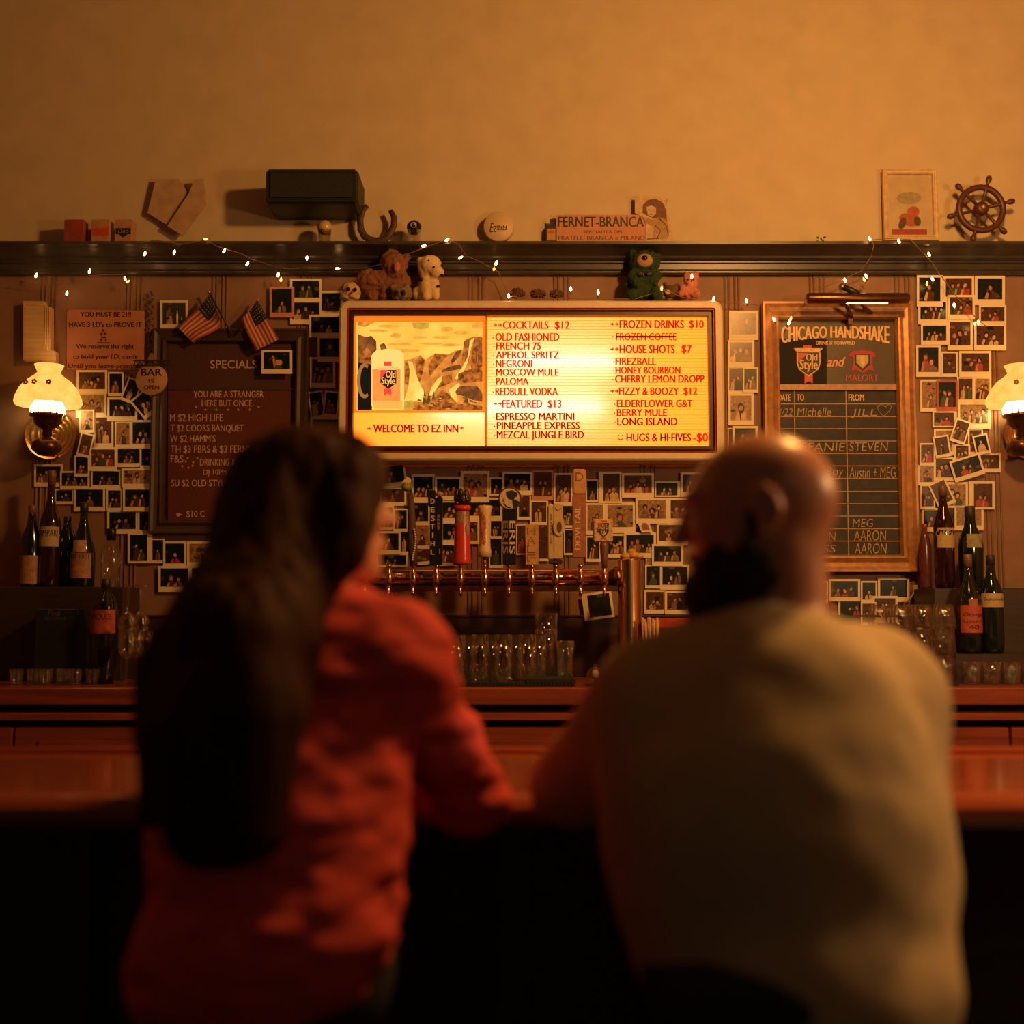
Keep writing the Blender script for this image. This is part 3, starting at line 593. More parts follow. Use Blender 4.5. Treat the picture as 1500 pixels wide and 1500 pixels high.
        pg([(fx-r_*.6, fy+r_*.95), (fx-r_*.1, fy+r_*.8), (fx+r_*.1, y1), (fx-r_*.2, y1)], prnd.choice([s_, pr_d]))
        if prnd.random() < .55: pg([(fx-bw, y1-H*.05), (fx-bw*.6, fy+r_*1.6), (fx-bw*.2, fy+r_*1.9), (fx-bw*.5, y1)], sk)
    obj('printed_image', q, parent=o)
def rows(place, data):
    n = 0
    for ri, row in enumerate(data):
        for k, e in enumerate(row):
            if len(e) and isinstance(e[-1], dict): kw = e[-1]; e = e[:-1]
            else: kw = {}
            tone = e[-1][0]; nf = int(e[-1][1]); g = e[:-1]
            if len(g) == 4: cx, cy, wd, ht, rot = (g[0]+g[2])/2, (g[1]+g[3])/2, g[2]-g[0], g[3]-g[1], 0
            else: cx, cy, wd, ht, rot = g
            kw = dict(kw); ly = kw.pop('ly', None)
            photo(cx, cy, wd, ht, rot, tone, nf, place, ri, k, ly if ly is not None else 3 + (ri % 3)*3 + (k % 3), **kw); n += 1
rows('between lamp and letter board', [
 [(112, 542, 157, 577, 'b3', dict(ly=3)), (158, 545, 181, 580, 'd1', dict(ly=4)), (192.5, 572.5, 22, 36, -22, 'd1', dict(ly=6))],
 [(111, 575, 156, 612, 'p3', dict(ly=1)), (157, 582, 201, 617, 'd3', dict(ly=5)), (213, 592, 31, 36, 40, 'd2', dict(ly=9))],
 [(116, 600, 138, 634, 'p1', dict(ly=4)), (137, 609, 166, 655, 'b2', dict(ly=2)), (168, 617, 192, 656, 'p1', dict(ly=3)), (191, 615, 227, 657, 'd2', dict(ly=4))],
 [(125, 652, 20, 35, -13, 'b2', dict(ly=8)), (131, 655, 171, 690, 'b3', dict(ly=5)), (170, 655, 207, 684, 'd2', dict(ly=2)), (205, 655, 227, 686, 'd1', dict(ly=3))],
 [(50, 680, 92, 713, 'd4', dict(ly=2)), (109, 667, 131, 698, 'd2', dict(ly=7)), (133, 688, 177, 716, 'd2', dict(ly=1)), (178, 686, 225, 714, 'p1', dict(ly=5))],
 [(88, 690, 131, 717, 'd3', dict(ly=4)), (80, 716, 108, 739, 'd2', dict(ly=1)), (108, 714, 154, 749, 'd1', dict(ly=3, border='d')), (156, 716, 179, 748, 'd2', dict(ly=4)), (180, 714, 226, 749, 'd2', dict(ly=8))],
 [(157, 747, 202, 782, 'd2', dict(ly=2)), (202, 748, 226, 781, 'd1', dict(ly=3)), (187, 780, 223, 825, 'd2', dict(ly=6, border='r'))],
 [(221, 789, 241, 825, 'd1', dict(ly=3)), (239, 793, 273, 832, 'd1', dict(ly=5)), (274, 793, 320, 831, 'p1', dict(ly=3))],
 [(232, 829, 279, 867, 'd2', dict(ly=7)), (278, 829, 316, 864, 'd1', dict(ly=2))]])
photo(255, 461.5, 41, 43, 0, 'd', 1, 'alone above the letter board', None, 0, 4, extra='a lit candle')
photo(405.5, 530, 45, 35, 0, 'd', 1, 'stuck beside the word specials', None, 0, 24, extra='a pale animal')
rows('between letter board and menu', [
 [(395, 420, 431, 465, 'd1', dict(cm=pinkc, ly=7)), (425, 408, 471, 443, 'd2', dict(ly=5))],
 [(425, 440, 471, 475, 'd3', dict(ly=3)), (464, 426, 502, 462, 'd2', dict(ly=2))],
 [(453, 461, 500, 494, 'd2', dict(ly=4)), (465, 492, 502, 530, 'd1', dict(ly=6))],
 [(454, 523, 491, 568, 'b3', dict(ly=3)), (464, 593, 22, 40, 9, 'd2', dict(ly=2)), (485, 592, 22, 38, -6, 'd2', dict(ly=4))],
 [(455, 611, 500, 646, 'd2', dict(ly=5)), (449, 639, 495, 676, 'd3', dict(ly=2))]])
rows('behind the beer taps', [
 [(574, 697, 42, 34, 7, 'd1', dict(ly=6)), (603, 695, 637, 735, 'd3', dict(ly=3)), (637, 698, 676, 733, 'd3', dict(ly=5)), (675, 690, 717, 736, 'p2', dict(ly=3)), (717, 699, 737, 727, 'd1', dict(ly=4)), (736, 691, 780, 725, 'd3', dict(ly=6)), (779, 689, 811, 733, 'b2', dict(ly=3, cm=pinkc)), (811, 693, 839, 741, 'b2', dict(ly=5)), (858, 702, 877, 736, 'd1', dict(ly=2)), (877, 691, 911, 737, 'b2', dict(ly=4, border='l')), (911, 693, 958, 729, 'b3', dict(ly=6)), (959, 705, 997, 728, 'd2', dict(ly=3, border='r')), (997, 692, 1034, 728, 'd2', dict(ly=5))],
 [(556, 714, 595, 741, 'b1', dict(ly=2)), (555, 741, 577, 776, 'd3', dict(ly=3)), (576, 745, 598, 779, 'd2', dict(ly=5)), (602, 734, 630, 769, 'd1', dict(ly=4)), (645, 733, 677, 765, 'd2', dict(ly=2)), (684, 729, 736, 762, 'd3', dict(ly=1)), (758, 724, 778, 761, 'b1', dict(ly=4)), (776, 733, 803, 770, 'b1', dict(ly=2)), (822, 739, 841, 773, 'd3', dict(ly=3)), (858, 737, 886, 783, 'p2', dict(ly=3)), (886, 736, 931, 781, 'p1', dict(ly=2)), (931, 729, 979, 767, 'p3', dict(ly=5)), (979, 729, 1022, 767, 'b3', dict(ly=3))],
 [(551, 778, 587, 812, 'd1', dict(ly=4)), (584, 778, 600, 811, 'd1', dict(ly=2)), (606, 767, 631, 804, 'p1', dict(ly=5)), (646, 764, 677, 797, 'd2', dict(ly=4)), (676, 762, 702, 797, 'b2', dict(ly=5)), (717, 761, 737, 789, 'd2', dict(ly=6)), (756, 768, 771, 813, 'b2', dict(ly=3)), (786, 767, 804, 822, 'b0', dict(ly=4)), (826, 775, 841, 813, 'd1', dict(ly=5)), (858, 785, 880, 823, 'd2', dict(ly=5)), (887, 782, 916, 817, 'd4', dict(ly=2)), (914, 780, 961, 817, 'd4', dict(ly=4)), (962, 766, 1008, 799, 'b2', dict(ly=2))],
 [(574, 821, 46, 20, 0, 'd2', dict(ly=2)), (622, 815, 28, 24, 5, 'b0', dict(ly=2)), (642, 796, 669, 829, 'd3', dict(ly=6)), (716, 788, 737, 832, 'd1', dict(ly=3)), (946, 817, 957, 831, 'p0', dict(ly=1)), (955, 797, 1001, 829, 'd3', dict(ly=6))],
 [(945, 827, 969, 862, 'd1', dict(ly=3)), (967, 827, 1010, 864, 'd2', dict(ly=4)), (944, 864, 975, 899, 'b2', dict(ly=2)), (974, 865, 1010, 900, 'b2', dict(ly=5))]])
photo(876, 887, 44, 40, 8, 'd', 0, 'hanging under the tap pipe', None, 0, 12, border='l', extra='something unlit')
rows('between menu and chalkboard', [
 [(1068, 455, 1111, 498, 'b2', dict(ly=3))], [(1066, 498, 1105, 538, 'b3', dict(ly=2))],
 [(1066, 537, 1090, 577, 'b2', dict(ly=1)), (1088, 538, 1111, 575, 'd2', dict(ly=4))],
 [(1067, 576, 1104, 623, 'p1', dict(ly=3))], [(1066, 627, 1078, 666, 'b1', dict(ly=2)), (1073, 624, 1110, 664, 'd2', dict(ly=5))]])
rows('beside the gilded chalkboard', [
 [(1343, 403, 1381, 449, 'd1', dict(ly=5)), (1382, 404, 1427, 442, 'b3', dict(ly=2)), (1428, 404, 1472, 447, 'd1', dict(ly=3))],
 [(1345, 439, 1389, 475, 'd4', dict(ly=3)), (1388, 432, 1428, 468, 'b3', dict(ly=6)), (1434, 447, 1474, 476, 'b2', dict(ly=2))],
 [(1349, 474, 1389, 505, 'd3', dict(ly=5)), (1388, 468, 1425, 513, 'b3', dict(ly=4)), (1427, 474, 1474, 513, 'b2', dict(ly=5))],
 [(1342, 506, 1378, 552, 'd2', dict(ly=4)), (1379, 515, 1403, 552, 'b1', dict(ly=3)), (1405, 514, 1452, 552, 'b2', dict(ly=5))],
 [(1348, 556, 1378, 603, 'p1', dict(ly=2)), (1372, 557, 1403, 602, 'd2', dict(ly=5, cm=redc)), (1402, 552, 1427, 590, 'b2', dict(ly=3)), (1426, 552, 1452, 590, 'p3', dict(ly=4))],
 [(1366, 602, 1402, 626, 'b2', dict(ly=3, border='r')), (1403, 589, 1451, 628, 'p4', dict(ly=6))],
 [(1368, 628, 1398, 667, 'p1', dict(ly=1)), (1407, 632, 23, 35, -18, 'b3', dict(ly=9)), (1418, 628, 1440, 666, 'b3', dict(ly=3)), (1438, 651, 22, 29, 12, 'd1', dict(ly=8))],
 [(1347, 649, 1370, 682, 'b2', dict(ly=5)), (1380, 654, 23, 32, 9, 'b1', dict(ly=7)), (1398, 651, 1421, 679, 'b3', dict(ly=4))],
 [(1345, 681, 1370, 711, 'p2', dict(ly=2)), (1368, 670, 1398, 705, 'b2', dict(ly=3)), (1417, 685, 46, 32, 17, 'd2', dict(ly=10)), (1434, 664, 1466, 692, 'b2', dict(ly=2))],
 [(1348, 710, 1370, 746, 'b2', dict(ly=4)), (1380, 723, 27, 40, 25, 'b1', dict(ly=7)), (1380, 706, 1418, 748, 'p2', dict(ly=3)), (1419, 705, 1457, 746, 'b2', dict(ly=5, border='l'))],
 [(1350, 744, 1389, 779, 'd2', dict(ly=2)), (1386, 742, 1400, 777, 'd0', dict(ly=5)), (1398, 740, 1441, 777, 'p1', dict(ly=3))]])
rows('under the chalkboard', [
 [(1188, 851, 1213, 884, 'b2', dict(ly=3)), (1214, 848, 1260, 881, 'd3', dict(ly=5)), (1261, 851, 1285, 883, 'd1', dict(ly=6)), (1286, 846, 1332, 882, 'd1', dict(ly=4))],
 [(1228, 876, 1273, 908, 'd2', dict(ly=2)), (1261, 882, 1284, 916, 'b2', dict(ly=8)), (1278, 873, 1315, 912, 'b2', dict(ly=7))]])
b = MB(); b.ppoly([(935, 768), (939, 763), (947, 763), (952, 768), (956, 780), (940, 780)], -.036, .002, card); tg = obj('coaster', b); tag(tg, 'small round-topped paper coaster stuck among photos above the tap column', 'coaster')
b = MB(); b.ppoly([(939, 770), (942, 766), (946, 766), (950, 770), (952, 777), (942, 777)], -.0365, .0004, M('coaster_print', (.30, .12, .08), .6)); obj('printed_image', b, parent=tg)

# ------------------------------------------------------------------ wall lamps in the style of oil lamps
def wall_lamp(cx, label):
    k = S(-.13); Yc = -.13
    base = P(cx, 672, Yc); L = thing('wall_lamp', label, 'lamp', (base.x, -.02, base.z))
    z = lambda py: P(cx, py, Yc).z; c0 = Vector((base.x, Yc, 0))
    shade = E('lit_milk_glass', (1.0, .50, .11), 1.25, (1.0, .38, .06), 22)
    b = MB(); b.lathe([(21*k, z(535)), (19*k, z(539)), (16*k, z(546)), (21*k, z(551)), (32*k, z(559)), (41*k, z(570)), (47*k, z(583)), (48*k, z(590)), (46*k, z(594))], c0, shade, n=36, caps=False); sh_ = obj('lamp_shade', b, parent=L)
    b = MB(); fl = M('painted_flower', (.42, .10, .03), .5)
    for a in (-30, -8, 22):
        r_ = 39*k; x_ = base.x + r_*math.sin(math.radians(a)); y_ = Yc - r_*math.cos(math.radians(a)) - .004
        for j in range(5): b.ell((x_ + .006*math.cos(j*1.257), y_, z(566) + .006*math.sin(j*1.257)), (.0045, .002, .0045), fl, n=8, k=4)
    obj('painted_flower', b, parent=sh_)
    b = MB(); b.lathe([(24*k, z(611)), (25*k, z(603)), (25*k, z(598)), (20*k, z(590)), (12*k, z(575)), (10*k, z(550))], c0, E('hot_lamp_glass', (1.0, .60, .22), 17), n=24, caps=False); obj('chimney', b, parent=L)
    br = M('aged_brass', (.72, .42, .15), .26, metal=.9, ns=30)
    b = MB(); b.lathe([(0, z(640)), (7*k, z(638)), (6*k, z(630)), (13*k, z(626)), (19*k, z(620)), (20*k, z(612)), (25*k, z(611)), (25*k, z(607))], c0, M('dark_bronze', (1,)*3), n=24)
    for j in range(18): a = j*PI/9; b.tube([c0 + Vector((24.5*k*math.cos(a), 24.5*k*math.sin(a), z(610))), c0 + Vector((24.8*k*math.cos(a), 24.8*k*math.sin(a), z(601)))], .0028, br, n=5)
    obj('burner', b, parent=L)
    b = MB(); b.lathe([(0, z(668)), (12*k, z(667)), (22*k, z(658)), (20*k, z(648)), (8*k, z(640)), (0, z(640))], c0, M('dark_bronze', (1,)*3), n=24); obj('oil_bowl', b, parent=L)
    rc = P(cx + 8, 636, -.03); rc.y = -.03
    pf = [(0, -.004)]
    for j in range(1, 19): f = j/18; pf.append((.094*f, -.004 + .030*f*f + .0028*math.cos(f*5*2*PI)))
    b = MB(); b.lathe([(r_, -.0 - q) for r_, q in [(pp[0], -pp[1]) for pp in pf]], Vector((rc.x, -.016, rc.z)), br, n=40, axis=(0, -1, 0), caps=False); obj('reflector', b, parent=L)
    b = MB(); b.tube([(base.x, -.02, z(660)), (base.x, -.07, z(664)), (base.x, Yc, z(662))], .007, br); obj('bracket', b, parent=L)
    b = MB(); b.tube([P(cx + 27, 606, Yc-.03), P(cx + 24, 612, Yc-.05), P(cx + 22, 620, Yc-.05), P(cx+16, 624, Yc-.03)], .0025, br, n=6); obj('shade_wire', b, parent=L)
    return L
wall_lamp(68, 'glowing oil-style wall lamp with milk glass shade and ribbed reflector beside the notice')
wall_lamp(1497, 'glowing oil-style wall lamp beyond the photo collage beside the chalkboard')
b = MB(); pb = M('pale_carved_wood', (.66, .42, .20), .5, wood=True, ns=50)
b.ppoly([(34, 441), (64, 441), (66, 448), (74.5, 450), (74.5, 512), (82, 515), (82, 531), (62, 533), (62, 528), (34, 528)], -.045, .030, pb)
for x in (66, 69, 72): b.tube([P(x, 450, -.046), P(x, 512, -.046)], .002, pb, n=5)
tag(obj('carved_board', b), 'pale carved wooden wall board just above the glowing lamp shade', 'wood board')

# ------------------------------------------------------------------ two stick flags over the letter board
flr = M('flag_red', (.36, .045, .035), .8, ns=120); flw = M('flag_white', (.55, .32, .20), .8, ns=120); flb = M('flag_blue', (.018, .026, .045), .8, ns=120)
def flag(q, label, wave, stick):
    (ax, ay), (bx, by), (cx, cy), (dx, dy) = q     # hoist top, hoist foot, fly foot, fly top
    f = thing('stick_flag', label, 'flag', P((ax+cx)/2, max(cy, by), -.06), 'stick flags over the letter board' if False else None)
    def pt(u, v):
        px = (ax*(1-v) + bx*v)*(1-u) + (dx*(1-v) + cx*v)*u; py = (ay*(1-v) + by*v)*(1-u) + (dy*(1-v) + cy*v)*u
        px += wave*math.sin(u*PI*1.6)*6*(.4+v); return P(px, py, -.062 - .010*math.sin(u*7 + v*3) - .004*math.sin(v*9))
    b = MB(); nu, nv = 16, 26
    vs_ = [pt(i/nu, j/nv) for j in range(nv+1) for i in range(nu+1)]
    for j in range(nv):
        for i in range(nu):
            m = flb if (i/nu < .42 and j/nv < .54) else (flr if (j*13//nv) % 2 == 0 else flw)
            n_ = j*(nu+1)+i; b.add([vs_[n_], vs_[n_+1], vs_[n_+nu+2], vs_[n_+nu+1]], [(0, 1, 2, 3)], m, True)
    obj('cloth', b, parent=f)
    b = MB()
    for i in range(5):
        for j in range(5): p = pt(.04 + i*.085, .05 + j*.1); b.ell(p + Vector((0, -.002, 0)), (.0017, .001, .0017), flw, n=6, k=4)
    obj('star_pattern', b, parent=f)
    b = MB(); b.tube([P(*stick[0], -.058), P(*stick[1], -.05)], .0035, M('black_stick', (.03, .02, .015), .4), n=6); b.ell(P(*stick[0], -.058), .006, M('gold_tip', (.6, .33, .1), .35, metal=.6), n=8, k=6); obj('stick', b, parent=f)
flag([(307, 430), (324, 470), (291, 503), (263, 480)], 'small stars and stripes flag whose folded cloth touches the candle photo', .9, [(306, 428), (341, 492)])
flag([(379, 442), (354, 467), (374, 514), (408, 497)], 'small stars and stripes flag hanging open just above the word specials', -.1, [(378, 440), (346, 490)])

# ------------------------------------------------------------------ things standing on the cornice shelf
ZS = Z_SHELF
def stand(px, Y=-.085): return Vector((P(px, 353, Y).x, Y, ZS))
for (x0, x1, y0, m, lab, kind) in ((94, 122, 321, M('dull_red_tin', (.33, .055, .035), .5, ns=60), 'dull red playing-card sized box, first from the lamp end of the shelf', 0),
        (134, 160, 321, M('tan_tin', (.50, .25, .12), .5), 'tan box with a red middle band standing on the cornice shelf', 1), (168, 193, 321, M('tan_tin', (1,)*3), 'tan box with black label band standing on the cornice shelf', 2)):
    Y = -.10; a, c = P(x0, y0, Y), P(x1, 353, Y); b = MB(); b.box(a.x, c.x, Y, Y+.05, ZS, a.z, m, .003); o = obj('card_box', b); tag(o, lab, 'box')
    if kind: 
        b = MB(); b.prect(x0+1.5, 334, x1-1.5, 345 if kind == 1 else 343, Y-.001, .0008, redp if kind == 1 else bkp)
        if kind == 2: b.ppoly([(x0+6, 343), (x1-6, 343), ((x0+x1)/2, 348)], Y-.001, .0008, bkp); b.text('Doo', x0+5, 335, x1-5, 342, Y-.002, M('tan_ink', (.5, .3, .16), .6), shear=.2)
        obj('label_band', b, parent=o)
b = MB(); pp = M('pale_paper', (.50, .33, .20), .8, ns=20); b.ppoly([(228, 262), (216, 312), (244, 329), (276, 284), (262, 262)], -.03, .012, pp); b.ppoly([(276, 284), (245, 331), (267, 345), (302, 298), (298, 262), (285, 262)], -.045, .012, pp)
tag(obj('folded_paper', b), 'pale folded paper fixed high on the wall above the string lights', 'paper')
b = MB(); a, c = P(392, 252, -.16), P(526, 303, -.16); b.box(a.x, c.x, -.20, 0, c.z, a.z, M('matte_black_case', (.012, .013, .013), .5), .012); o = obj('black_case', b); tag(o, 'matte black box fixed high on the wall above the horseshoe', 'box')
b = MB(); b.box(a.x+.02, c.x-.02, -.206, -.199, c.z+.02, a.z-.02, M('black_mesh_cloth', (.02, .02, .02), .9, ns=300, na=.6)); obj('front_cloth', b, parent=o)
def ball_glass(px, lab, eight):
    g = GL('clear_glass'); c = stand(px, -.09); r_ = 11.2*S(-.09); t = thing('ball_in_glass', lab, 'ball in glass', c)
    b = MB(); b.lathe([(0, 0), (.021, 0), (.022, .004), (.026, .058), (.0245, .058), (.0205, .007), (0, .006)], c, g, n=20); obj('shot_glass', b, parent=t)
    bc = c + Vector((0, 0, .052 + r_*.62)); b = MB(); b.ell(bc, r_, M('black_ball', (.010, .012, .012), .12) if eight else M('ivory_ball', (.62, .42, .22), .2), n=24, k=16); bo_ = obj('ball', b, parent=t)
    if eight:
        b = MB(); b.lathe([(0, 0), (.011, -.0018)], bc + Vector((0, -r_*1.004, .002)), M('ivory_ball', (1,)*3), n=16, axis=(0, -1, 0), caps=False); q = P(px, 321, -.1)
        Y = (bc.y - r_ - .001); py = 750 - 0; 
        # the figure 8 as two small rings
        for dz, rr in ((.0035, .0028), (-.0022, .0034)): b.tube([bc + Vector((rr*math.cos(u), -r_ - .0022, .002 + dz + rr*math.sin(u))) for u in [k*PI/6 for k in range(12)]], .0011, bkp, n=5, closed=True)
        obj('number_spot', b, parent=bo_)
ball_glass(475.5, 'pale billiard ball resting in a small glass on the cornice shelf', False); ball_glass(606.5, 'black eight ball resting in a small glass on the cornice shelf', True)
b = MB(); iron = M('rusty_iron', (.10, .055, .03), .6, metal=.4, ns=70, na=.4)
hs = [(538, 301), (531, 309), (527.5, 322), (528.5, 336), (534, 346), (544, 352), (554, 353.5), (564, 350), (572, 341), (577, 330), (577, 318), (572, 308)]
b.tube([P(x, y, -.05 - .03*(353-y)/60*0) for x, y in hs], [.009, .011, .012, .013, .013, .014, .014, .014, .013, .012, .011, .009], iron, n=10, flat=.55); tag(obj('horseshoe', b), 'rusty iron horseshoe leaning open end up on the cornice shelf', 'horseshoe')
t = thing('round_cap', 'round pale disc with looped letters and INN leaning on the wall', 'disc', stand(730.5, -.06)); c = P(730.5, 331.5, -.05); b = MB(); b.lathe([(0, 0), (.054, 0), (.0565, .003), (.0565, .022), (0, .022)], c, M('ivory_plastic', (.66, .47, .27), .5, ns=15, na=.05), n=40, axis=(0, 1, 0)); obj('disc', b, parent=t)
b = MB(); b.text('Ez', 717, 326, 728, 340, -.0505, bkink if False else bkp, shear=.3); b.text('INN', 728.5, 330, 742, 335, -.0505, bkp, fat=.03); b.prect(728, 336.2, 743, 337, -.0505, .0004, bkp); obj('lettering', b, parent=t)
t = thing('bitter_card', 'pink cut-out card lettered in black with a bottle and a drinking woman', 'sign', stand(885, -.035)); Yf = -.035
b = MB(); b.prect(815, 314.5, 946, 353.5, Yf, .003, M('pink_card_board', (.58, .26, .15), .7, ns=20, na=.06)); obj('lettered_card', b, parent=t)
b = MB(); b.text('FERNET-BRANCA', 817.5, 317.5, 943, 332, Yf-.001, bkp, fat=.035); br2 = M('brown_ink', (.16, .06, .03), .6); b.text('SPECIALITÀ DEI', 855, 337.5, 911, 342, Yf-.001, br2, fat=.01); b.text('FRATELLI BRANCA e MILANO', 818, 345, 945, 351.5, Yf-.001, br2, fat=.012); obj('lettering', b, parent=t)
b = MB(); b.ppoly([(800, 353.5), (800, 334), (803, 330), (805, 328), (805, 321), (811, 321), (811, 328), (813, 330), (815.5, 334), (815.5, 353.5)], Yf-.002, .004, bkp); b.prect(802, 335, 813.5, 352, Yf-.003, .0008, M('tan_tin', (1,)*3)); b.prect(803, 338, 812.5, 342, Yf-.0036, .0005, redp); obj('bottle_cutout', b, parent=t)
b = MB(); b.ppoly([(930, 287), (966, 287), (975, 300), (982, 322), (986, 353.5), (946, 353.5), (946, 320), (930, 312)], Yf-.002, .003, M('cream_card', (.60, .42, .24), .7)); 
b.ppoly([(941, 312), (942, 300), (949, 293), (960, 291), (971, 297), (976, 308), (977, 324), (970, 330), (964, 322), (950, 317)], Yf-.0026, .0005, br2); [b.prect(x, y, x+w_, y+1, Yf-.0040, .0004, br2) for x, y, w_ in ((949, 307, 3), (955, 307, 3), (952, 313.5, 4))]; b.ppoly([(947, 303), (954, 301), (961, 304), (961, 313), (955, 318), (949, 315)], Yf-.003, .0005, M('cream_card', (1,)*3))
b.ppoly([(952, 322), (966, 318), (976, 322), (981, 340), (978, 350), (955, 350), (958, 336)], Yf-.003, .0004, M('card_shade', (.42, .25, .13), .7)); b.ppoly([(942, 318), (950, 319), (960, 326), (956, 331), (945, 326)], Yf-.0034, .0004, M('card_shade', (1,)*3)); b.tube([P(966, 320, Yf-.0036), P(976, 330, Yf-.0036), P(979, 345, Yf-.0036)], .0012, br2, n=5); b.tube([P(960, 330, Yf-.0036), P(968, 338, Yf-.0036), P(963, 348, Yf-.0036)], .0012, br2, n=5); b.tube([P(948, 350, Yf-.0036), P(965, 349, Yf-.0036)], .0015, br2, n=5); b.tube([P(973, 295, Yf-.0036), P(978, 292, Yf-.0036), P(975, 300, Yf-.0036)], .001, br2, n=5); obj('figure_cutout', b, parent=t)
b = MB(); lf = M('dark_leaf', (.03, .07, .02), .5); c = stand(1203, -.10)
for k in range(9): a = k*.7; q = c + Vector((.014*math.cos(a), .010*math.sin(a), .003 + .012*(k % 3))); b.ell(q, (.006, .003, .004), lf, n=8, k=5, R=Matrix.Rotation(a, 3, 'Z'))
tag(obj('leaf_sprig', b), 'tiny green leaf sprig lying on the cornice shelf near the chalkboard', 'plant')
t = thing('framed_print', 'white framed print with a red blot shape standing at the shelf end', 'picture', stand(1332, -.03)); b = MB(); pframe(b, 1291, 250, 1374, 353.5, 8, -.02, .02, M('white_frame', (.66, .48, .28), .5)); obj('frame', b, parent=t)
b = MB(); b.prect(1297, 256, 1368, 347.5, -.026, .006, M('print_paper', (.52, .40, .22), .6, ns=15, na=.1)); ora = M('print_red_ink', (.42, .10, .035), .6); dk2 = M('print_dark_ink', (.10, .05, .03), .6)
b.pell(1332, 322, 15, 9, -.0275, .0006, ora, 16, .3); b.pell(1338, 310, 9, 8, -.0282, .0006, ora, 14); b.pell(1322, 327, 5, 9, -.0289, .0006, dk2, 12, .4); b.pell(1344, 324, 5, 7, -.0289, .0006, dk2, 12, -.2); b.pell(1332, 290, 18, 9, -.0275, .0006, M('print_grey_ink', (.34, .27, .16), .6), 16); b.prect(1307, 336, 1358, 343.5, -.0275, .0006, M('print_band', (.34, .05, .03), .6)); obj('printed_sheet', b, parent=t)
t = thing('ship_wheel', 'dark wooden ship wheel with turned handles standing on the shelf', 'ship wheel', stand(1437, -.09)); c = P(1437, 306, -.09); k_ = S(-.09); wdk = M('dark_red_wood', (.10, .035, .02), .4, wood=True)
b = MB(); b.tube([c + Vector((33*k_*math.cos(a), 0, 33*k_*math.sin(a))) for a in [j*PI/18 for j in range(36)]], .0115, wdk, n=10, closed=True); obj('rim', b, parent=t)
b = MB(); b.lathe([(0, -.02), (.018, -.02), (.026, -.008), (.026, .012), (0, .012)], c, wdk, n=20, axis=(0, 1, 0)); b.ell(c + Vector((0, -.02, 0)), .010, M('gold_tip', (1,)*3)); obj('hub', b, parent=t)
for j in range(6):
    a = math.radians(194 + 60*j); d = Vector((math.cos(a), 0, -math.sin(a))) if False else Vector((math.cos(a), 0, math.sin(a)))
    if d.z < -.95: d = d
    b = MB(); b.lathe([(0, 0), (.006, 0), (.006, 26*k_), (.010, 30*k_), (.006, 37*k_), (.005, 40*k_), (.010, 44*k_), (.0115, 48*k_), (.007, 52*k_), (0, 53*k_)], c, wdk, n=10, axis=tuple(d)); obj('spoke_handle', b, parent=t)

# ------------------------------------------------------------------ soft toys and cones on top of the sign
ZT = sz1
def soft(name, label, px, Y, prims, m, vox=.0035, noise=((.010, 95, 1, 1, 1),), cat='soft toy'):
    o = solid(prims, vox, noise, k=.012); o.mats = [m]; r_ = obj(name, o, base=(P(px, 440, Y).x, Y, ZT)); tag(r_, label, cat); return r_
def pp_(px, py, Y): p = P(px, py, Y); return (p.x, p.y, p.z)
def bead_(px, py, Y, r_, m, b): b.ell(pp_(px, py, Y), r_, m, n=10, k=7)
k_ = S(-.10); shiny = M('shiny_black_eye', (.008, .008, .008), .15)
Y = -.10
def E_(px, py, rx, ry, dy=0.0, ry3=None): return ('e', pp_(px, py, Y+dy), (rx*k_, (ry3 or (rx+ry)/2)*k_, ry*k_), None)
pale_f = M('pale_plush', (.62, .40, .23), .9, ns=200, na=.2); brown_f = M('brown_plush', (.24, .095, .05), .95, ns=200, na=.3); white_f = M('white_plush', (.72, .52, .28), .9, ns=200, na=.15); grey_f = M('grey_plush', (.22, .15, .09), .95, ns=200, na=.3); green_f = M('green_plush', (.022, .050, .014), .95, ns=200, na=.3); pink_f = M('pink_plush', (.55, .20, .14), .95, ns=200, na=.2); muz = M('tan_plush', (.42, .24, .12), .9, ns=200)
t = soft('seal_toy', 'small round pale seal toy at the corner of the lit menu', 515, Y, [E_(515, 426, 13.5, 12.5), E_(512, 435, 13, 5), E_(503, 437, 6, 3)], pale_f)
b = MB(); [bead_(x, y, Y-.032, .0075, shiny, b) for x, y in ((510, 423.5), (520, 424.5))]; obj('eyes', b, parent=t); b = MB(); bead_(515, 429, Y-.035, .004, M('brown_nose', (.15, .05, .03), .4), b); obj('nose', b, parent=t)
t = soft('shaggy_dog_toy', 'large shaggy brown dog toy turning its head between seal and spotted puppy', 565, Y, [('c', pp_(540, 412, Y), pp_(585, 415, Y), 17*k_, 17*k_), E_(538, 405, 12, 8), ('c', pp_(541, 415, Y), pp_(546, 434, Y), 11*k_, 8*k_), ('c', pp_(562, 418, Y-.01), pp_(563, 434, Y-.01), 8*k_, 7*k_), ('c', pp_(590, 414, Y), pp_(594, 434, Y), 10*k_, 7*k_), E_(578, 388, 19, 18, -.015), E_(581, 398, 13, 11, -.035), E_(596, 377, 6, 6, -.01), E_(565, 381, 7, 12, -.01), E_(574, 370, 8, 5, -.01)], brown_f)
b = MB(); b.ell(pp_(581.5, 391, Y-.075), (.012, .006, .018), M('rust_plush', (.50, .17, .08), .9, ns=150)); obj('muzzle', b, parent=t)
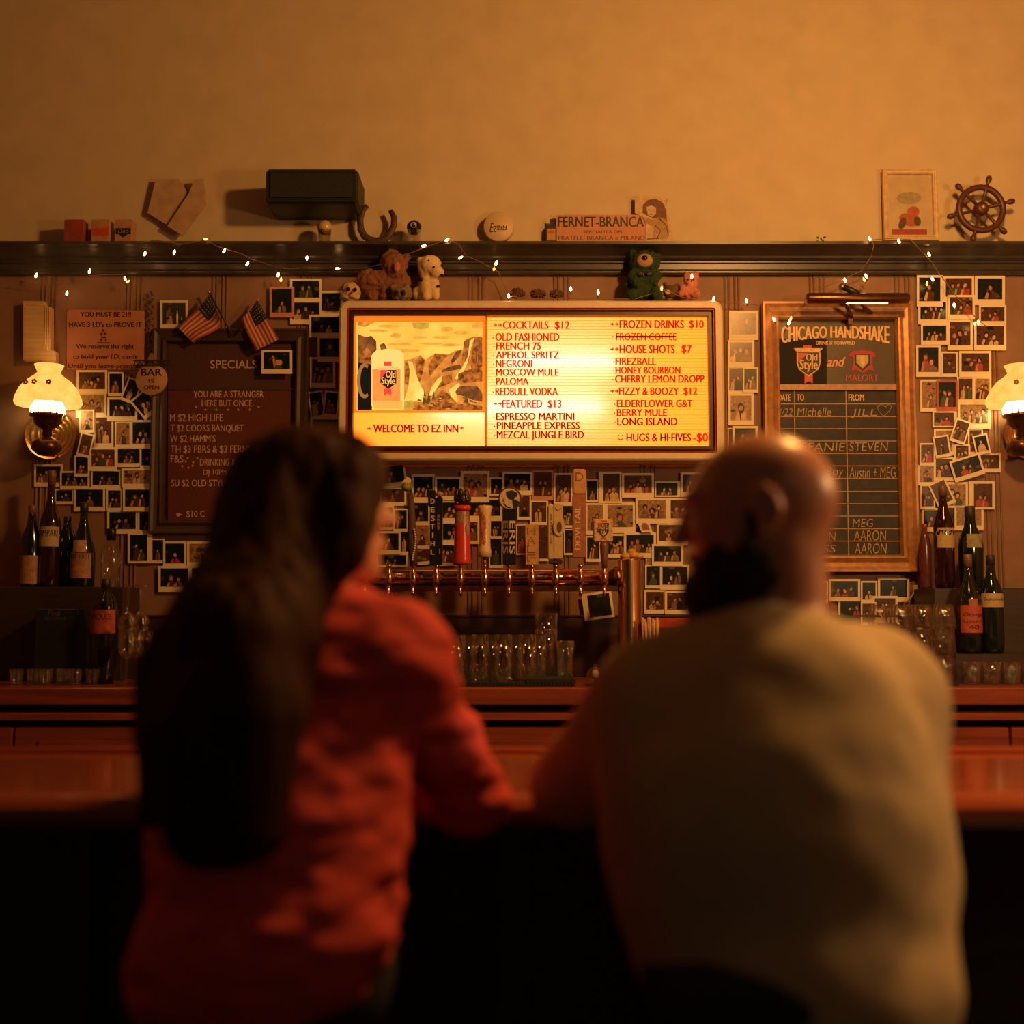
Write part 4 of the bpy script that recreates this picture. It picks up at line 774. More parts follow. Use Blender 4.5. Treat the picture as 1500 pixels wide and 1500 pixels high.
t = soft('raccoon_toy', 'little grey toy with dark eye patches sitting under the shaggy dog', 588, Y-.035, [('e', pp_(588, 428, Y-.05), (14*k_, .022, 10*k_), None), ('e', pp_(576, 420, Y-.05), (4*k_, .01, 4*k_), None), ('e', pp_(597, 420, Y-.05), (4*k_, .01, 6*k_), None), ('e', pp_(588, 434, Y-.04), (15*k_, .025, 6*k_), None)], grey_f)
b = MB(); [b.ell(pp_(x, y, Y-.072), (.010, .004, .011), M('dark_patch', (.03, .02, .015), .8), n=10, k=7) for x, y in ((581, 429), (590.5, 429))]; [bead_(x, y, Y-.076, .0045, shiny, b) for x, y in ((581, 429), (590.5, 429))]; obj('eyes', b, parent=t)
t = soft('spotted_puppy_toy', 'white spotted puppy toy sitting upright on the lit menu', 628, Y, [E_(631, 390, 17, 16.5, -.01), E_(640, 399, 10.5, 9, -.035), ('c', pp_(629, 405, Y), pp_(627, 425, Y), 13*k_, 17*k_), ('c', pp_(636, 412, Y-.02), pp_(638, 434, Y-.035), 7*k_, 6*k_), ('c', pp_(624, 412, Y-.02), pp_(625, 434, Y-.035), 7*k_, 6.5*k_), ('c', pp_(617, 383, Y-.005), pp_(619, 398, Y-.012), 7*k_, 6*k_), E_(610, 430, 6.5, 9)], white_f, noise=((.003, 95, 1, 1, 1),))
b = MB(); [b.ell(pp_(x, y, Y+dy), (q*k_, .008, q*k_*.9), shiny, n=10, k=7) for x, y, q, dy in ((617.5, 410, 3.6, -.032), (642, 419, 2.4, -.045), (628, 382, 1.7, -.046), (622, 391, 1.8, -.034))]; obj('dark_spots', b, parent=t)
b = MB(); [bead_(x, y, Y+dy, .0062, shiny, b) for x, y, dy in ((635.5, 392, -.050), (648.5, 388, -.03))]; obj('eyes', b, parent=t); b = MB(); bead_(647, 403.5, Y-.052, .0065, shiny, b); obj('nose', b, parent=t)
cone_m = M('pine_cone_scales', (.13, .05, .03), .6, ns=80, na=.4)
for cx, w_, h_, lab in ((758, 22, 15, 'spiky pine cone on the menu sign, nearest the spotted puppy toy'), (788, 25, 13, 'pine cone lying in the middle of three on the menu sign'), (815, 21, 12, 'pine cone on the menu sign, nearest the green bear toy')):
    b = MB(); c = Vector(pp_(cx, 437 - h_/2, Y)); rr = random.Random(cx)
    b.ell(c, (w_*k_*.40, h_*k_*.45, h_*k_*.42), cone_m)
    for j in range(90):
        a, q = rr.random()*2*PI, (rr.random()*2-1); n_ = Vector((q, math.sqrt(1-q*q)*math.cos(a), math.sqrt(1-q*q)*math.sin(a))); p = c + Vector((n_.x*w_*k_*.42, n_.y*h_*k_*.42, n_.z*h_*k_*.42))
        if p.z < ZT + .002: continue
        b.ell(p, (.007, .005, .003), cone_m, R=n_.to_track_quat('X', 'Z').to_matrix(), n=7, k=4)
    tag(obj('pine_cone', b, base=(c.x, c.y, ZT)), lab, 'pine cone')
t = soft('green_bear_toy', 'green bear toy with tan muzzle and bow sitting on the menu sign', 943, Y, [E_(944, 386, 22, 19.5, -.01), E_(926, 372, 6.5, 7), E_(963, 377, 6, 7), ('c', pp_(944, 404, Y), pp_(944, 424, Y), 17*k_, 21*k_), ('c', pp_(928, 404, Y-.02), pp_(932, 414, Y-.045), 8*k_, 7*k_), ('c', pp_(960, 404, Y-.02), pp_(957, 412, Y-.045), 8*k_, 7*k_), ('c', pp_(934, 430, Y-.02), pp_(926, 432, Y-.06), 8*k_, 8*k_), ('c', pp_(955, 430, Y-.02), pp_(962, 432, Y-.06), 8*k_, 8*k_), E_(921, 417, 6, 6)], green_f)
b = MB(); b.ell(pp_(944.5, 381.5, Y-.052), (.030, .014, .025), muz, n=18, k=12); obj('muzzle', b, parent=t); b = MB(); b.ell(pp_(944.5, 377.5, Y-.068), (.010, .006, .009), shiny); obj('nose', b, parent=t)
b = MB(); [b.ell(pp_(x, 401, Y-.052), (.014, .006, .009), M('dark_bow', (.02, .028, .02), .6)) for x in (938, 951)]; [bead_(x, 402, Y-.060, .003, M('gold_tip', (1,)*3), b) for x in (943, 949.5)]; obj('bow', b, parent=t); b = MB(); [bead_(x, 369.5, Y-.046, .0042, shiny, b) for x in (936, 953)]; obj('eyes', b, parent=t)
t = soft('panda_toy', 'tiny dark faced toy between the green bear and the pink toy', 980, Y, [E_(981, 427, 10, 9.5), E_(973.5, 417, 3, 3.5), E_(991, 419, 3, 3.5), E_(990, 430, 5, 6)], M('dark_brown_plush', (.13, .075, .04), .95, ns=200))
b = MB(); b.ell(pp_(978, 428, Y-.022), (.011, .006, .009), pale_f); obj('muzzle', b, parent=t)
t = soft('pink_toy', 'small pink floppy-eared toy sitting on the menu sign', 1010, Y, [E_(1012, 411, 10, 9), E_(1005, 404, 4, 5.5), E_(1020, 404, 4, 5.5), ('c', pp_(1011, 420, Y), pp_(1010, 429, Y), 10*k_, 12*k_), ('c', pp_(1002, 424, Y-.01), pp_(998, 430, Y-.03), 6*k_, 5*k_), ('c', pp_(1018, 426, Y-.01), pp_(1021, 432, Y-.03), 5*k_, 5*k_)], pink_f)
b = MB(); [bead_(x, 409, Y-.024, .0035, shiny, b) for x in (1008, 1016)]; obj('eyes', b, parent=t)

# ------------------------------------------------------------------ fairy lights
bulb_e = E('fairy_light_bulb', (1.0, .50, .17), 20); dim_e = E('dim_fairy_light_bulb', (.9, .55, .10), 3); wire_m = M('clear_fairy_wire', (.26, .14, .06), .35)
def garland(label, wire, bulbs, Yw):
    f = lambda x, y: P(x, y, Yw(x, y)); p0 = f(*wire[0]); g = thing('fairy_lights', label, 'string lights', p0)
    pts = []
    for (x0, y0), (x1, y1) in zip(wire, wire[1:]):
        for q in range(4): pts.append((x0 + (x1-x0)*q/4, y0 + (y1-y0)*q/4))
    pts.append(wire[-1]); b = MB(); b.tube([f(*q) for q in pts], .0016, wire_m, n=5); obj('wire', b, parent=g)
    for e in bulbs:
        x, y = e[:2]; ang = e[2] if len(e) > 2 else 25; dim = len(e) > 3
        d = Vector((math.sin(math.radians(ang)), -.25, math.cos(math.radians(ang)))).normalized(); p = f(x, y) + Vector((0, -.006, 0))
        b = MB(); b.lathe([(0, -.0085), (.0028, -.0075), (.0042, -.003), (.0040, .001), (.0022, .006), (0, .0095)], p, dim_e if dim else bulb_e, n=10, axis=tuple(d)); bb = obj('bulb', b, parent=g)
        b = MB(); b.tube([p - d*.008, p - d*.014, f(x, y) - d*.016 + Vector((0, .004, 0))], .0022, wire_m, n=5); obj('socket', b, parent=bb)
yc = lambda x, y: -.165 if y < 372 else (-.13 if y < 390 else (-.07 if y < 404 else -.05))
garland('string of fairy lights drooping below the cornice over the age notice', [(30, 412), (54, 416), (100, 418), (118, 411), (132, 405), (150, 402.5), (178, 402), (187, 414)], [(54, 404), (99, 430, 15), (132, 398, 15), (184, 409, 160), (188, 413, 60, 1)], lambda x, y: -.06 if y > 401 else -.07)
garland('long string of fairy lights swagged across the cornice from boxes to puppy', [(205, 356), (225, 352), (250, 354.5), (262, 358), (302, 352), (318, 361), (355, 372), (370, 380), (405, 391), (425, 394), (452, 392), (495, 393), (530, 393), (575, 384), (600, 371), (621, 363), (655, 351), (672, 358), (678, 368), (684, 375), (700, 382), (718, 391), (730, 398), (745, 434)],
        [(213, 372, 20), (256, 370, 20), (302, 351, 90, 1), (329, 368, 30), (363, 387, 35), (408, 403, 15), (412, 410, 10, 1), (450, 379, 180), (495, 394, 90), (621, 361, 80), (655, 352, 60), (675, 378, 60), (727, 386, 20), (724, 394, 20, 1)], yc)
garland('string of fairy lights lying along the top of the lit menu', [(745, 434), (790, 438), (836, 437), (876, 438), (930, 438), (955, 430), (975, 425), (1000, 436), (1045, 441), (1075, 443), (1110, 447)], [(745, 434, 0), (836, 424, 0), (876, 429, 0), (969, 423, 0, 1), (1013, 405, 0), (1045, 438, 0), (1093, 441, -20)], lambda x, y: -.165 if x < 1060 else -.06)
garland('string of fairy lights looping around the picture light and over the collage', [(1131, 463), (1145, 461), (1158, 463), (1166, 456), (1180, 446), (1181, 432), (1200, 424), (1225, 414), (1250, 402), (1262, 397), (1276, 376), (1280, 360), (1277, 351), (1310, 349), (1334, 351), (1350, 368), (1366, 385), (1375, 400), (1385, 412), (1393, 424), (1404, 438), (1430, 466), (1445, 478)],
        [(1133, 468, -25), (1155, 473, 10), (1158, 467, 10, 1), (1237, 411, -20), (1268, 405, -30), (1265, 410, -30, 1), (1273, 350, -30), (1316, 354, -25), (1360, 373, -25), (1365, 409, -20), (1357, 416, 0, 1), (1397, 448, 180), (1432, 473, 180), (1427, 475, 180, 1)], lambda x, y: -.165 if y < 372 else (-.12 if y < 395 else (-.08 if y < 440 else -.068)))
# ------------------------------------------------------------------ back bar counter
mahog = M('red_mahogany', (.26, .055, .026), .34, ns=26, na=.35, wood=True); mah_shade = M('shade_dark_mahogany', (.055, .022, .014), .4, ns=26, na=.35, wood=True)
YBK = -.62; ZC = P(750, 1008, YBK).z
def zf(py, Y=YBK): return P(750, py, Y).z
bb = thing('back_bar_cabinet', 'long mahogany back bar counter with banded front below the taps', 'counter', (0, YBK, 0))
b = MB(); b.box(-2.6, 2.6, YBK, -.012, zf(1033), ZC, mahog, .006); obj('counter_top', b, parent=bb)
b = MB(); b.box(-2.6, 2.6, YBK+.05, -.02, .10, zf(1033), M('shadow_black_wood', (.012, .010, .010), .7)); obj('carcass', b, parent=bb)
b = MB(); b.box(-2.6, 2.6, YBK-.012, YBK+.05, zf(1055), zf(1044.5), mahog, .004); obj('rail_moulding', b, parent=bb)
for k in range(5):
    x0 = -2.6 + 1.04*k; b = MB(); b.box(x0+.004, x0+1.036, YBK, YBK+.05, .12, zf(1066), mahog, .004); d = obj('door', b, parent=bb)
    b = MB(); b.box(x0+.08, x0+.96, YBK-.006, YBK, .22, zf(1085), mahog, .004); obj('raised_panel', b, parent=d)
b = MB(); b.box(-2.6, 2.6, -.022, -.012, ZC, P(750, 902, -.02).z, mah_shade, .003); b.box(-2.6, 2.6, -.030, -.012, P(750, 904, -.02).z, P(750, 901, -.02).z, mah_shade, .002); struct('trim_shade_board', b)  # added dark board, its colour stands in for shade below the tap pipe
# ------------------------------------------------------------------ beer tower and its taps
YT_ = -.28; warm_steel = M('warm_lit_steel', (.80, .46, .24), .17, metal=1.0, ns=30, na=.06)  # warm light is put into the steel's colour
tw = thing('tap_tower', 'warm toned steel beer tower with long cross pipe on two columns', 'beer tower', (P(710, 845, YT_).x, YT_, ZC))
a, c = P(498, 845.5, YT_), P(905, 845.5, YT_); r_ = 12.6*S(YT_)
b = MB(); b.tube([a, a.lerp(c, .33), a.lerp(c, .66), c], r_, warm_steel, n=28); obj('cross_pipe', b, parent=tw)
for cx in (480, 922.5):
    p = P(cx, 900, YT_); zt_ = P(cx, 819, YT_).z; rr = 17.5*S(YT_); b = MB()
    b.lathe([(0, ZC), (rr*1.9, ZC), (rr*1.9, ZC+.008), (rr*1.15, ZC+.016), (rr, ZC+.03), (rr, zt_-.006), (rr*.94, zt_), (0, zt_+.004)], (p.x, YT_, 0), warm_steel, n=36); obj('column', b, parent=tw)
b = MB(); q = P(904, 845.5, YT_); b.lathe([(r_*1.12, -.012), (r_*1.25, -.010), (r_*1.25, .010), (r_*1.12, .012)], q, M('dark_steel', (.25, .15, .09), .3, metal=1.0), n=28, axis=(1, 0, 0)); obj('collar_ring', b, parent=tw)
b = MB(); b.box(a.x, c.x, YT_-.02, YT_+.02, P(750, 866, YT_).z, P(750, 857, YT_).z, M('dark_steel', (1,)*3), .004); obj('drip_rail', b, parent=tw)
b = MB(); cx = P(940, 812, YT_); 
for dx, dz, q in ((-.02, .0, .020), (.006, .004, .022), (.026, .0, .017), (.0, .018, .014)): b.ell((P(925, 812, YT_).x + dx, YT_, P(925, 815, YT_).z + dz), (q, q*.9, q*.62), M('lemon_rind', (.62, .36, .08), .5), n=12, k=8)
tag(obj('fruit_garnish', b), 'small heap of pale citrus resting on top of the tap column', 'garnish')

YF_ = -.37; kf = S(YF_)
def tap(cx, label):
    z = lambda py: P(cx, py, YF_).z; X = P(cx, 845, YF_).x
    t = thing('beer_tap', label, 'beer tap', (X, YF_, z(873)), None)
    b = MB(); b.tube([(X, YT_-r_*.9, z(845)), (X, YF_+.02, z(845)), (X, YF_, z(846))], .0105, warm_steel, n=14); b.lathe([(0, YT_ - r_ - .012), (.017, YT_ - r_ - .012), (.017, YT_ - r_ - .002), (0, YT_ - r_ + .002)], (X, 0, z(845)), warm_steel, n=18, axis=(0, 1, 0)); obj('shank', b, parent=t)
    b = MB(); b.lathe([(0, z(860)), (.009, z(860)), (.0125, z(855)), (.0135, z(848)), (.0125, z(840)), (.009, z(836)), (.007, z(832)), (.0095, z(830)), (.0095, z(826)), (0, z(826))], (X, YF_, 0), warm_steel, n=18); obj('faucet_body', b, parent=t)
    b = MB(); b.tube([(X, YF_, z(857)), (X, YF_-.008, z(863)), (X, YF_-.012, z(868)), (X, YF_-.013, z(873.5))], [.0075, .0068, .0062, .0056], warm_steel, n=12); obj('spout', b, parent=t)
    return t
def hbox(b, x0, y0, x1, y1, m, d=.030, bev=.004, Y=YF_): a, c = P(x0, y0, Y-d/2), P(x1, y1, Y-d/2); b.box(a.x, c.x, Y-d/2, Y+d/2, c.z, a.z, m, bev)
def hlathe(b, cx, prof, m, n=24): X = P(cx, 800, YF_).x; b.lathe([(r*kf, P(cx, py, YF_).z) for r, py in prof], (X, YF_, 0), m, n=n)
blk_h = M('black_lacquer', (.012, .013, .012), .3); wht = M('ivory_ceramic', (.76, .56, .32), .25, ns=20, na=.04); rdl = M('red_lacquer', (.62, .050, .028), .22, ns=20, na=.06); wdp = M('pale_tap_wood', (.56, .30, .12), .5, ns=30, na=.2); terr = M('terracotta_paint', (.36, .13, .065), .5)
tap(535, 'warm toned steel beer tap half hidden beside the dark haired person, no tall handle')
tap(569.6, 'warm toned steel beer tap with a bare stub, second along the cross pipe')
t = tap(605, 'beer tap whose dark branch-like handle ends in a green and cream tip'); b = MB(); X = P(605, 800, YF_).x
barkm = M('dark_bark', (.085, .045, .028), .7, ns=70, na=.4)
b.tube([P(606, 829, YF_), P(605, 810, YF_), P(603.5, 790, YF_), P(603, 765, YF_), P(602, 740, YF_), P(600.5, 722, YF_)], [.013, .016, .016, .014, .0125, .011], barkm, n=12); b.tube([P(612, 743, YF_), P(602, 744, YF_), P(592, 742, YF_)], .006, barkm, n=8); h_ = obj('tap_handle', b, parent=t)
b = MB(); b.ell(P(596, 713, YF_), (.019, .017, .016), M('mossy_green', (.24, .26, .05), .7, ns=80, na=.5)); obj('green_tip', b, parent=h_); b = MB(); b.loft([[P(x, y, YF_-.012) for x, y in ((589, 706), (602, 708), (602, 701), (596, 698))], [P(x, y, YF_+.014) for x, y in ((589, 706), (602, 708), (602, 701), (596, 698))]], wht); obj('cream_tip', b, parent=h_)
b = MB()
for k in range(14): b.ell(P(606.5 + 2.2*math.sin(k*.35), 776 + 3.4*k, YF_-.018), .0038, wht, n=8, k=5)
obj('bead_string', b, parent=h_)
t = tap(639, 'beer tap with black obelisk handle lettered downwards in white'); b = MB(); hbox(b, 627, 717, 637.8, 742, blk_h, .026); hbox(b, 629.5, 732, 638.5, 828, blk_h, .030); hbox(b, 638.5, 728, 648, 828, blk_h, .022); h_ = obj('tap_handle', b, parent=t)
b = MB(); ly = YF_ - .0165
for k, ch in enumerate('DESTIHL'): b.text(ch, 631 if ch != 'I' else 633.2, 730.5 + 12.4*k, 636.6 if ch != 'I' else 634.8, 738 + 12.4*k, ly, wht, fat=.03)
b.text('BEER', 640.5, 754, 644, 777, YF_-.0125, M('grey_lettering', (.34, .22, .12), .5), rot=-90, fat=.02); b.prect(643, 804, 644.6, 811, YF_-.0125, .0005, M('grey_lettering', (1,)*3)); obj('lettering', b, parent=h_); b = MB(); b.ell(P(644, 724, YF_), (.013, .012, .010), M('grey_lettering', (1,)*3)); obj('side_knob', b, parent=h_)
t = tap(674.5, 'beer tap with fat glossy red handle under a black crown'); b = MB(); hlathe(b, 677, [(0, 827), (13, 827), (14, 823), (12.5, 816), (12, 800), (11, 765), (11, 741), (13, 740.5), (13, 748), (0, 748)][:6] + [(11, 748), (12, 748), (12.4, 741), (0, 740.5)], rdl); h_ = obj('tap_handle', b, parent=t)
b = MB(); crn = M('black_crown', (.018, .014, .010), .35)
for k in range(7):
    a = k*2*PI/7; X = P(677, 735, YF_); b.ell(X + Vector((9*kf*math.cos(a), 9*kf*math.sin(a), .010 + .018*(k % 2))), (.010, .010, .017), crn)
hlathe(b, 677, [(0, 740), (11, 740), (12, 730), (9, 722), (0, 722)], crn); [b.ell(P(x, y, YF_-.030), .0034, M('gold_tip', (1,)*3), n=8, k=5) for x, y in ((670, 737), (679, 733), (685, 732), (686, 718))]; obj('crown', b, parent=h_)
b = MB(); X = P(677, 760, YF_); n_ = 8; pts0 = [(10.9 + .35, a) for a in [math.radians(-62 + 124*j/n_) for j in range(n_+1)]]
rings = []
for py in (749.5, 764): rings.append([(X.x + 11.3*kf*math.sin(a), YF_ - 11.3*kf*math.cos(a), P(677, py, YF_).z) for _, a in pts0])
rings[1] = [(x, y, z - (.006 if 2 < j < 6 else .014)) for j, (x, y, z) in enumerate(rings[1])]
b.loft(rings, M('hazy_picture_band', (.36, .20, .10), .35, ns=120, na=.6), caps=False, closed=False); b.ell(P(684, 776, YF_-.022), (.008, .004, .022), M('tan_figure', (.46, .25, .12), .5)); obj('picture_band', b, parent=h_)
t = tap(710, 'beer tap with waisted ivory handle lettered downwards in red'); b = MB(); hlathe(b, 710, [(0, 816), (10, 816), (9.6, 806), (8.6, 802), (7.8, 785), (8, 765), (9.4, 750), (10.4, 744), (10, 741), (0, 741)], wht); h_ = obj('tap_handle', b, parent=t)
b = MB(); b.text('LAGUNITAS', 705.5, 749, 714, 796, YF_ - 8.9*kf, M('sign_red', (.55, .07, .03), .5), rot=-90, fat=.045)
b2 = MB()
for k, ch in enumerate('LAGUNITAS'): 
    w_ = 5.4 if ch != 'I' else 1.6; b2.text(ch, 709-w_/2, 749.5 + 5.2*k, 709+w_/2, 754.2 + 5.2*k, YF_ - 10.9*kf, M('sign_red', (1,)*3), fat=.12)
obj('lettering', b2, parent=h_); b = MB(); hlathe(b, 710, [(0, 832), (2.6, 832), (3, 816), (0, 816)], M('copper_rod', (.5, .22, .12), .3, metal=.9)); obj('stem', b, parent=h_)
t = tap(745, 'beer tap with black square handle topped by a round profile medallion'); b = MB(); hbox(b, 736, 745, 756, 827, blk_h, .040, .003); h_ = obj('tap_handle', b, parent=t)
b = MB(); mc = P(747, 730, YF_-.012); b.lathe([(0, .024), (16*kf, .024), (17*kf, .018), (17*kf, 0), (15.2*kf, -.003), (15.2*kf, .001), (0, .001)], mc, M('dark_rim', (.10, .04, .025), .4), n=40, axis=(0, 1, 0)); md = obj('medallion', b, parent=h_)
b = MB(); ym = mc.y - .0005; b.pell(747, 730, 15, 15, ym, .0005, M('medallion_cream', (.60, .48, .27), .5), 30); b.ppoly([(741, 720), (750, 718), (757, 721), (758, 727), (754, 729), (753, 733), (749, 732), (745, 731), (742, 727)], ym-.0006, .0004, bkp); b.ppoly([(750, 733), (755, 732), (761, 735), (758, 742), (752, 745), (751, 739)], ym-.0006, .0004, bkp); b.pell(737.5, 733, 2, 2.6, ym-.0006, .0004, M('olive_ink', (.2, .15, .06), .5), 12); b.tube([P(738, 737, ym-.0006), P(742, 742, ym-.0006), P(748, 744, ym-.0006)], .0016, bkp, n=5); obj('profile_picture', b, parent=md)
b = MB(); b.text('ERIS', 746.4, 763, 755, 811, YF_-.0208, wht, rot=-90, fat=.05); b.text('ERIS', 736.6, 763, 744, 811, YF_-.0208, M('dull_lettering', (.26, .16, .09), .5), rot=-90, fat=.05); obj('lettering', b, parent=h_)
t = tap(779, 'beer tap with plain pale wood board handle spelling half downwards'); b = MB(); hbox(b, 769.5, 768, 789, 827.5, wdp, .022, .003); h_ = obj('tap_handle', b, parent=t)
b = MB()
for k, ch in enumerate('HALF'):
    b.text(ch, 772.5, 773 + 13*k, 784, 784 + 13*k, YF_-.0118, M('branded_brown', (.20, .075, .03), .6), fat=.01); b.text(ch, 774, 774.4 + 13*k, 782.5, 782.8 + 13*k, YF_-.0122, wdp, fat=-.012)
obj('lettering', b, parent=h_)
t = tap(814, 'beer tap with chunky cream moulded handle bearing an oval badge'); b = MB(); crmh = M('cream_resin', (.60, .44, .22), .4, ns=25, na=.1); hbox(b, 802, 739, 813, 820, crmh, .036, .006); hbox(b, 810, 737, 825, 820, crmh, .044, .007); b.pell(819, 772, 8.5, 13, YF_-.028, .008, crmh, 24); hbox(b, 804, 820, 824, 826, M('black_resin', (.03, .025, .02), .5), .03); h_ = obj('tap_handle', b, parent=t)
b = MB(); b.pell(819.5, 772, 3.6, 8.2, YF_-.030, .0006, M('oval_badge', (.12, .06, .03), .5), 20); b.text('BEVERAGE', 806, 753, 809, 797, YF_-.0195, M('olive_ink', (1,)*3), rot=-90, fat=.0); b.tube([P(813, 744, YF_-.0235), P(817, 748, YF_-.0235), P(822, 744, YF_-.0235)], .0012, M('olive_ink', (1,)*3), n=5); obj('badge', b, parent=h_)
t = tap(850, 'tallest beer tap, squared handle pale wood above terracotta lettered upwards'); b = MB(); hbox(b, 839, 724, 859, 817, terr, .036, .003); hbox(b, 839, 687, 859, 724, wdp, .036, .006); h_ = obj('tap_handle', b, parent=t)
b = MB(); b.text('DOVETAIL', 842, 741.5, 850, 805, YF_-.0188, wht, rot=90, fat=.03); b.text('BREWERY', 852.5, 742, 855, 776, YF_-.0188, M('dull_lettering', (1,)*3), rot=90, fat=.01); b.text('D', 843, 692, 854.5, 704.5, YF_-.0188, M('branded_brown', (1,)*3), fat=-.004); obj('lettering', b, parent=h_)
t = tap(885, 'beer tap with short brown stem under a pale shield crest head'); b = MB(); hlathe(b, 885, [(0, 832), (4, 832), (5, 820), (6.5, 800), (5.5, 793), (0, 793)], M('brown_tap_wood', (.17, .075, .04), .4, wood=True)); h_ = obj('tap_handle', b, parent=t)
b = MB(); hbox(b, 869, 760, 898, 794, M('cream_shield', (.62, .45, .26), .4, ns=60, na=.1), .026, .006); hd_ = obj('crest_head', b, parent=h_)
b = MB(); ys = YF_-.0138; b.ppoly([(876, 766), (892, 766), (891, 780), (884, 788), (877, 780)], ys, .0005, bkp); b.ppoly([(877.5, 767.5), (890.5, 767.5), (889.5, 779), (884, 785.5), (878.5, 779)], ys-.0005, .0004, M('cream_shield', (1,)*3)); b.ppoly([(876, 766), (884, 766), (877, 776)], ys-.0008, .0004, redp); b.text('Old', 881, 766.5, 890, 773, ys-.0012, bkp, fat=.03); b.text('Style', 874, 772.5, 892, 782, ys-.0012, bkp, fat=.03); b.prect(880, 762, 889, 764.5, ys, .0005, redp); b.ppoly([(881, 787), (887, 787), (889, 791.5), (884, 789.5), (879, 791.5)], ys, .0005, redp)
for x, y in ((872, 765), (896, 765), (872, 776), (896, 778), (873, 787), (895, 788)): b.pell(x, y, 1, 1, ys, .0004, redp, 8)
obj('crest_print', b, parent=hd_)

# ------------------------------------------------------------------ glasses, mat, small things under the taps
gl = GL('clear_glass'); rub = M('black_rubber', (.012, .012, .012), .8, ns=150, na=.5)
b = MB(); a, c = P(590, 990, -.50), P(842, 990, -.50); b.box(a.x, c.x, -.545, -.20, ZC, ZC+.010, rub, .003)
x = a.x + .006
while x < c.x - .004: b.box(x, x+.006, -.548, -.545, ZC+.002, ZC+.013, rub); x += .012
b.box(c.x-.16, c.x, -.545, -.20, ZC+.010, ZC+.026, rub, .004)
tag(obj('bar_mat', b), 'black ribbed rubber mat under the pint glasses on the back bar', 'bar mat')
def tumbler(name, r0, r1, h, p, label, cat, grp=None, n=20, ridge=0):
    b = MB(); pf = [(0, 0), (r0*.95, 0), (r0, .004), (r0 + (r1-r0)*.5, h*.5), (r1, h), (r1-.0022, h), (r0 + (r1-r0)*.5-.0024, h*.5), (r0-.003, .010), (0, .010)]
    b.lathe(pf, p, gl, n=n, rib=.03 if ridge else 0, nrib=ridge); o = obj(name, b, base=p); tag(o, label, cat, grp); return o
proto = None
zg = ZC + .0105; hg = P(700, 928, -.40).z - zg
LG = 'clear pint glass upside down in the crowded double row under the taps'
xs_ = [640 + 34.5*k for k in range(5)]
for row, Yr in enumerate((-.495, -.415, -.335)):
    for k, px in enumerate(xs_):
        p = Vector((P(px + (row % 2)*15 - 6, 960, Yr).x, Yr, zg))
        if proto is None: proto = tumbler('pint_glass', .0375, .029, .151, p, LG, 'glass', 'pint glasses under the taps')
        else:
            o = proto.copy(); COL.objects.link(o); o.location = p
p = Vector((P(800, 960, -.50).x + .006, -.30, ZC+.0265)); 
o = tumbler('pint_glass', .030, .040, .15, p, 'tall pint glass forming the bottom of the stacked pair at the row end', 'glass'); 
o = tumbler('pint_glass', .030, .040, .15, p + Vector((0, 0, .055)), 'upper pint glass nested in the stacked pair at the row end', 'glass')
tumbler('highball_glass', .026, .031, .115, Vector((P(828, 960, -.42).x, -.42, ZC+.0265)), 'single straight glass standing alone beyond the stacked pair on the mat', 'glass')
t = thing('glass_dome', 'small clear glass dome over a pale ball on the back bar', 'dome', Vector((P(872, 1000, -.50).x, -.50, ZC))); p = Vector((P(872, 1000, -.50).x, -.50, ZC))
b = MB(); b.lathe([(.030, .004), (.030, .028), (.025, .046), (.014, .057), (0, .060)], p, gl, n=24, caps=False); b.ell(p + Vector((0, 0, .063)), .006, gl); obj('dome', b, parent=t); b = MB(); b.lathe([(0, 0), (.036, 0), (.036, .004), (0, .005)], p, M('dark_bronze', (1,)*3), n=24); obj('base', b, parent=t); b = MB(); b.ell(p + Vector((0, 0, .036)), (.013, .013, .016), wht); obj('pale_ball', b, parent=t)
t = thing('straw_holder', 'dark cup of pale paper straws standing beside the tap column', 'straws', Vector((P(953, 960, -.36).x, -.36, ZC))); p = Vector((P(953, 960, -.36).x, -.36, ZC)); b = MB(); b.lathe([(0, 0), (.028, 0), (.030, .09), (.027, .09), (.025, .005), (0, .005)], p, M('dark_red_cup', (.10, .03, .02), .4), n=20); obj('cup', b, parent=t)
stw = M('pale_straw', (.66, .38, .22), .6); rr = random.Random(5)
for k in range(11):
    a = k*.57; q = p + Vector((.018*math.cos(a), .018*math.sin(a), .01)); tp = p + Vector((.027*math.cos(a), .022*math.sin(a), .19 + .03*rr.random())); b = MB(); b.tube([q, q.lerp(tp, .5), tp], .0042, stw, n=8); obj('straw', b, parent=t)
b = MB(); a, c = P(962, 906, -.33), P(1026, 990, -.33); b.box(a.x, c.x, -.33, -.20, ZC, a.z, M('red_plastic_box', (.42, .035, .022), .4), .006); o = obj('napkin_box', b); tag(o, 'red plastic napkin box behind the pale straws', 'box'); b = MB(); b.box(a.x+.01, c.x-.01, -.3315, -.329, a.z-.07, a.z-.03, M('dark_slot', (.05, .015, .01), .6)); obj('slot', b, parent=o)

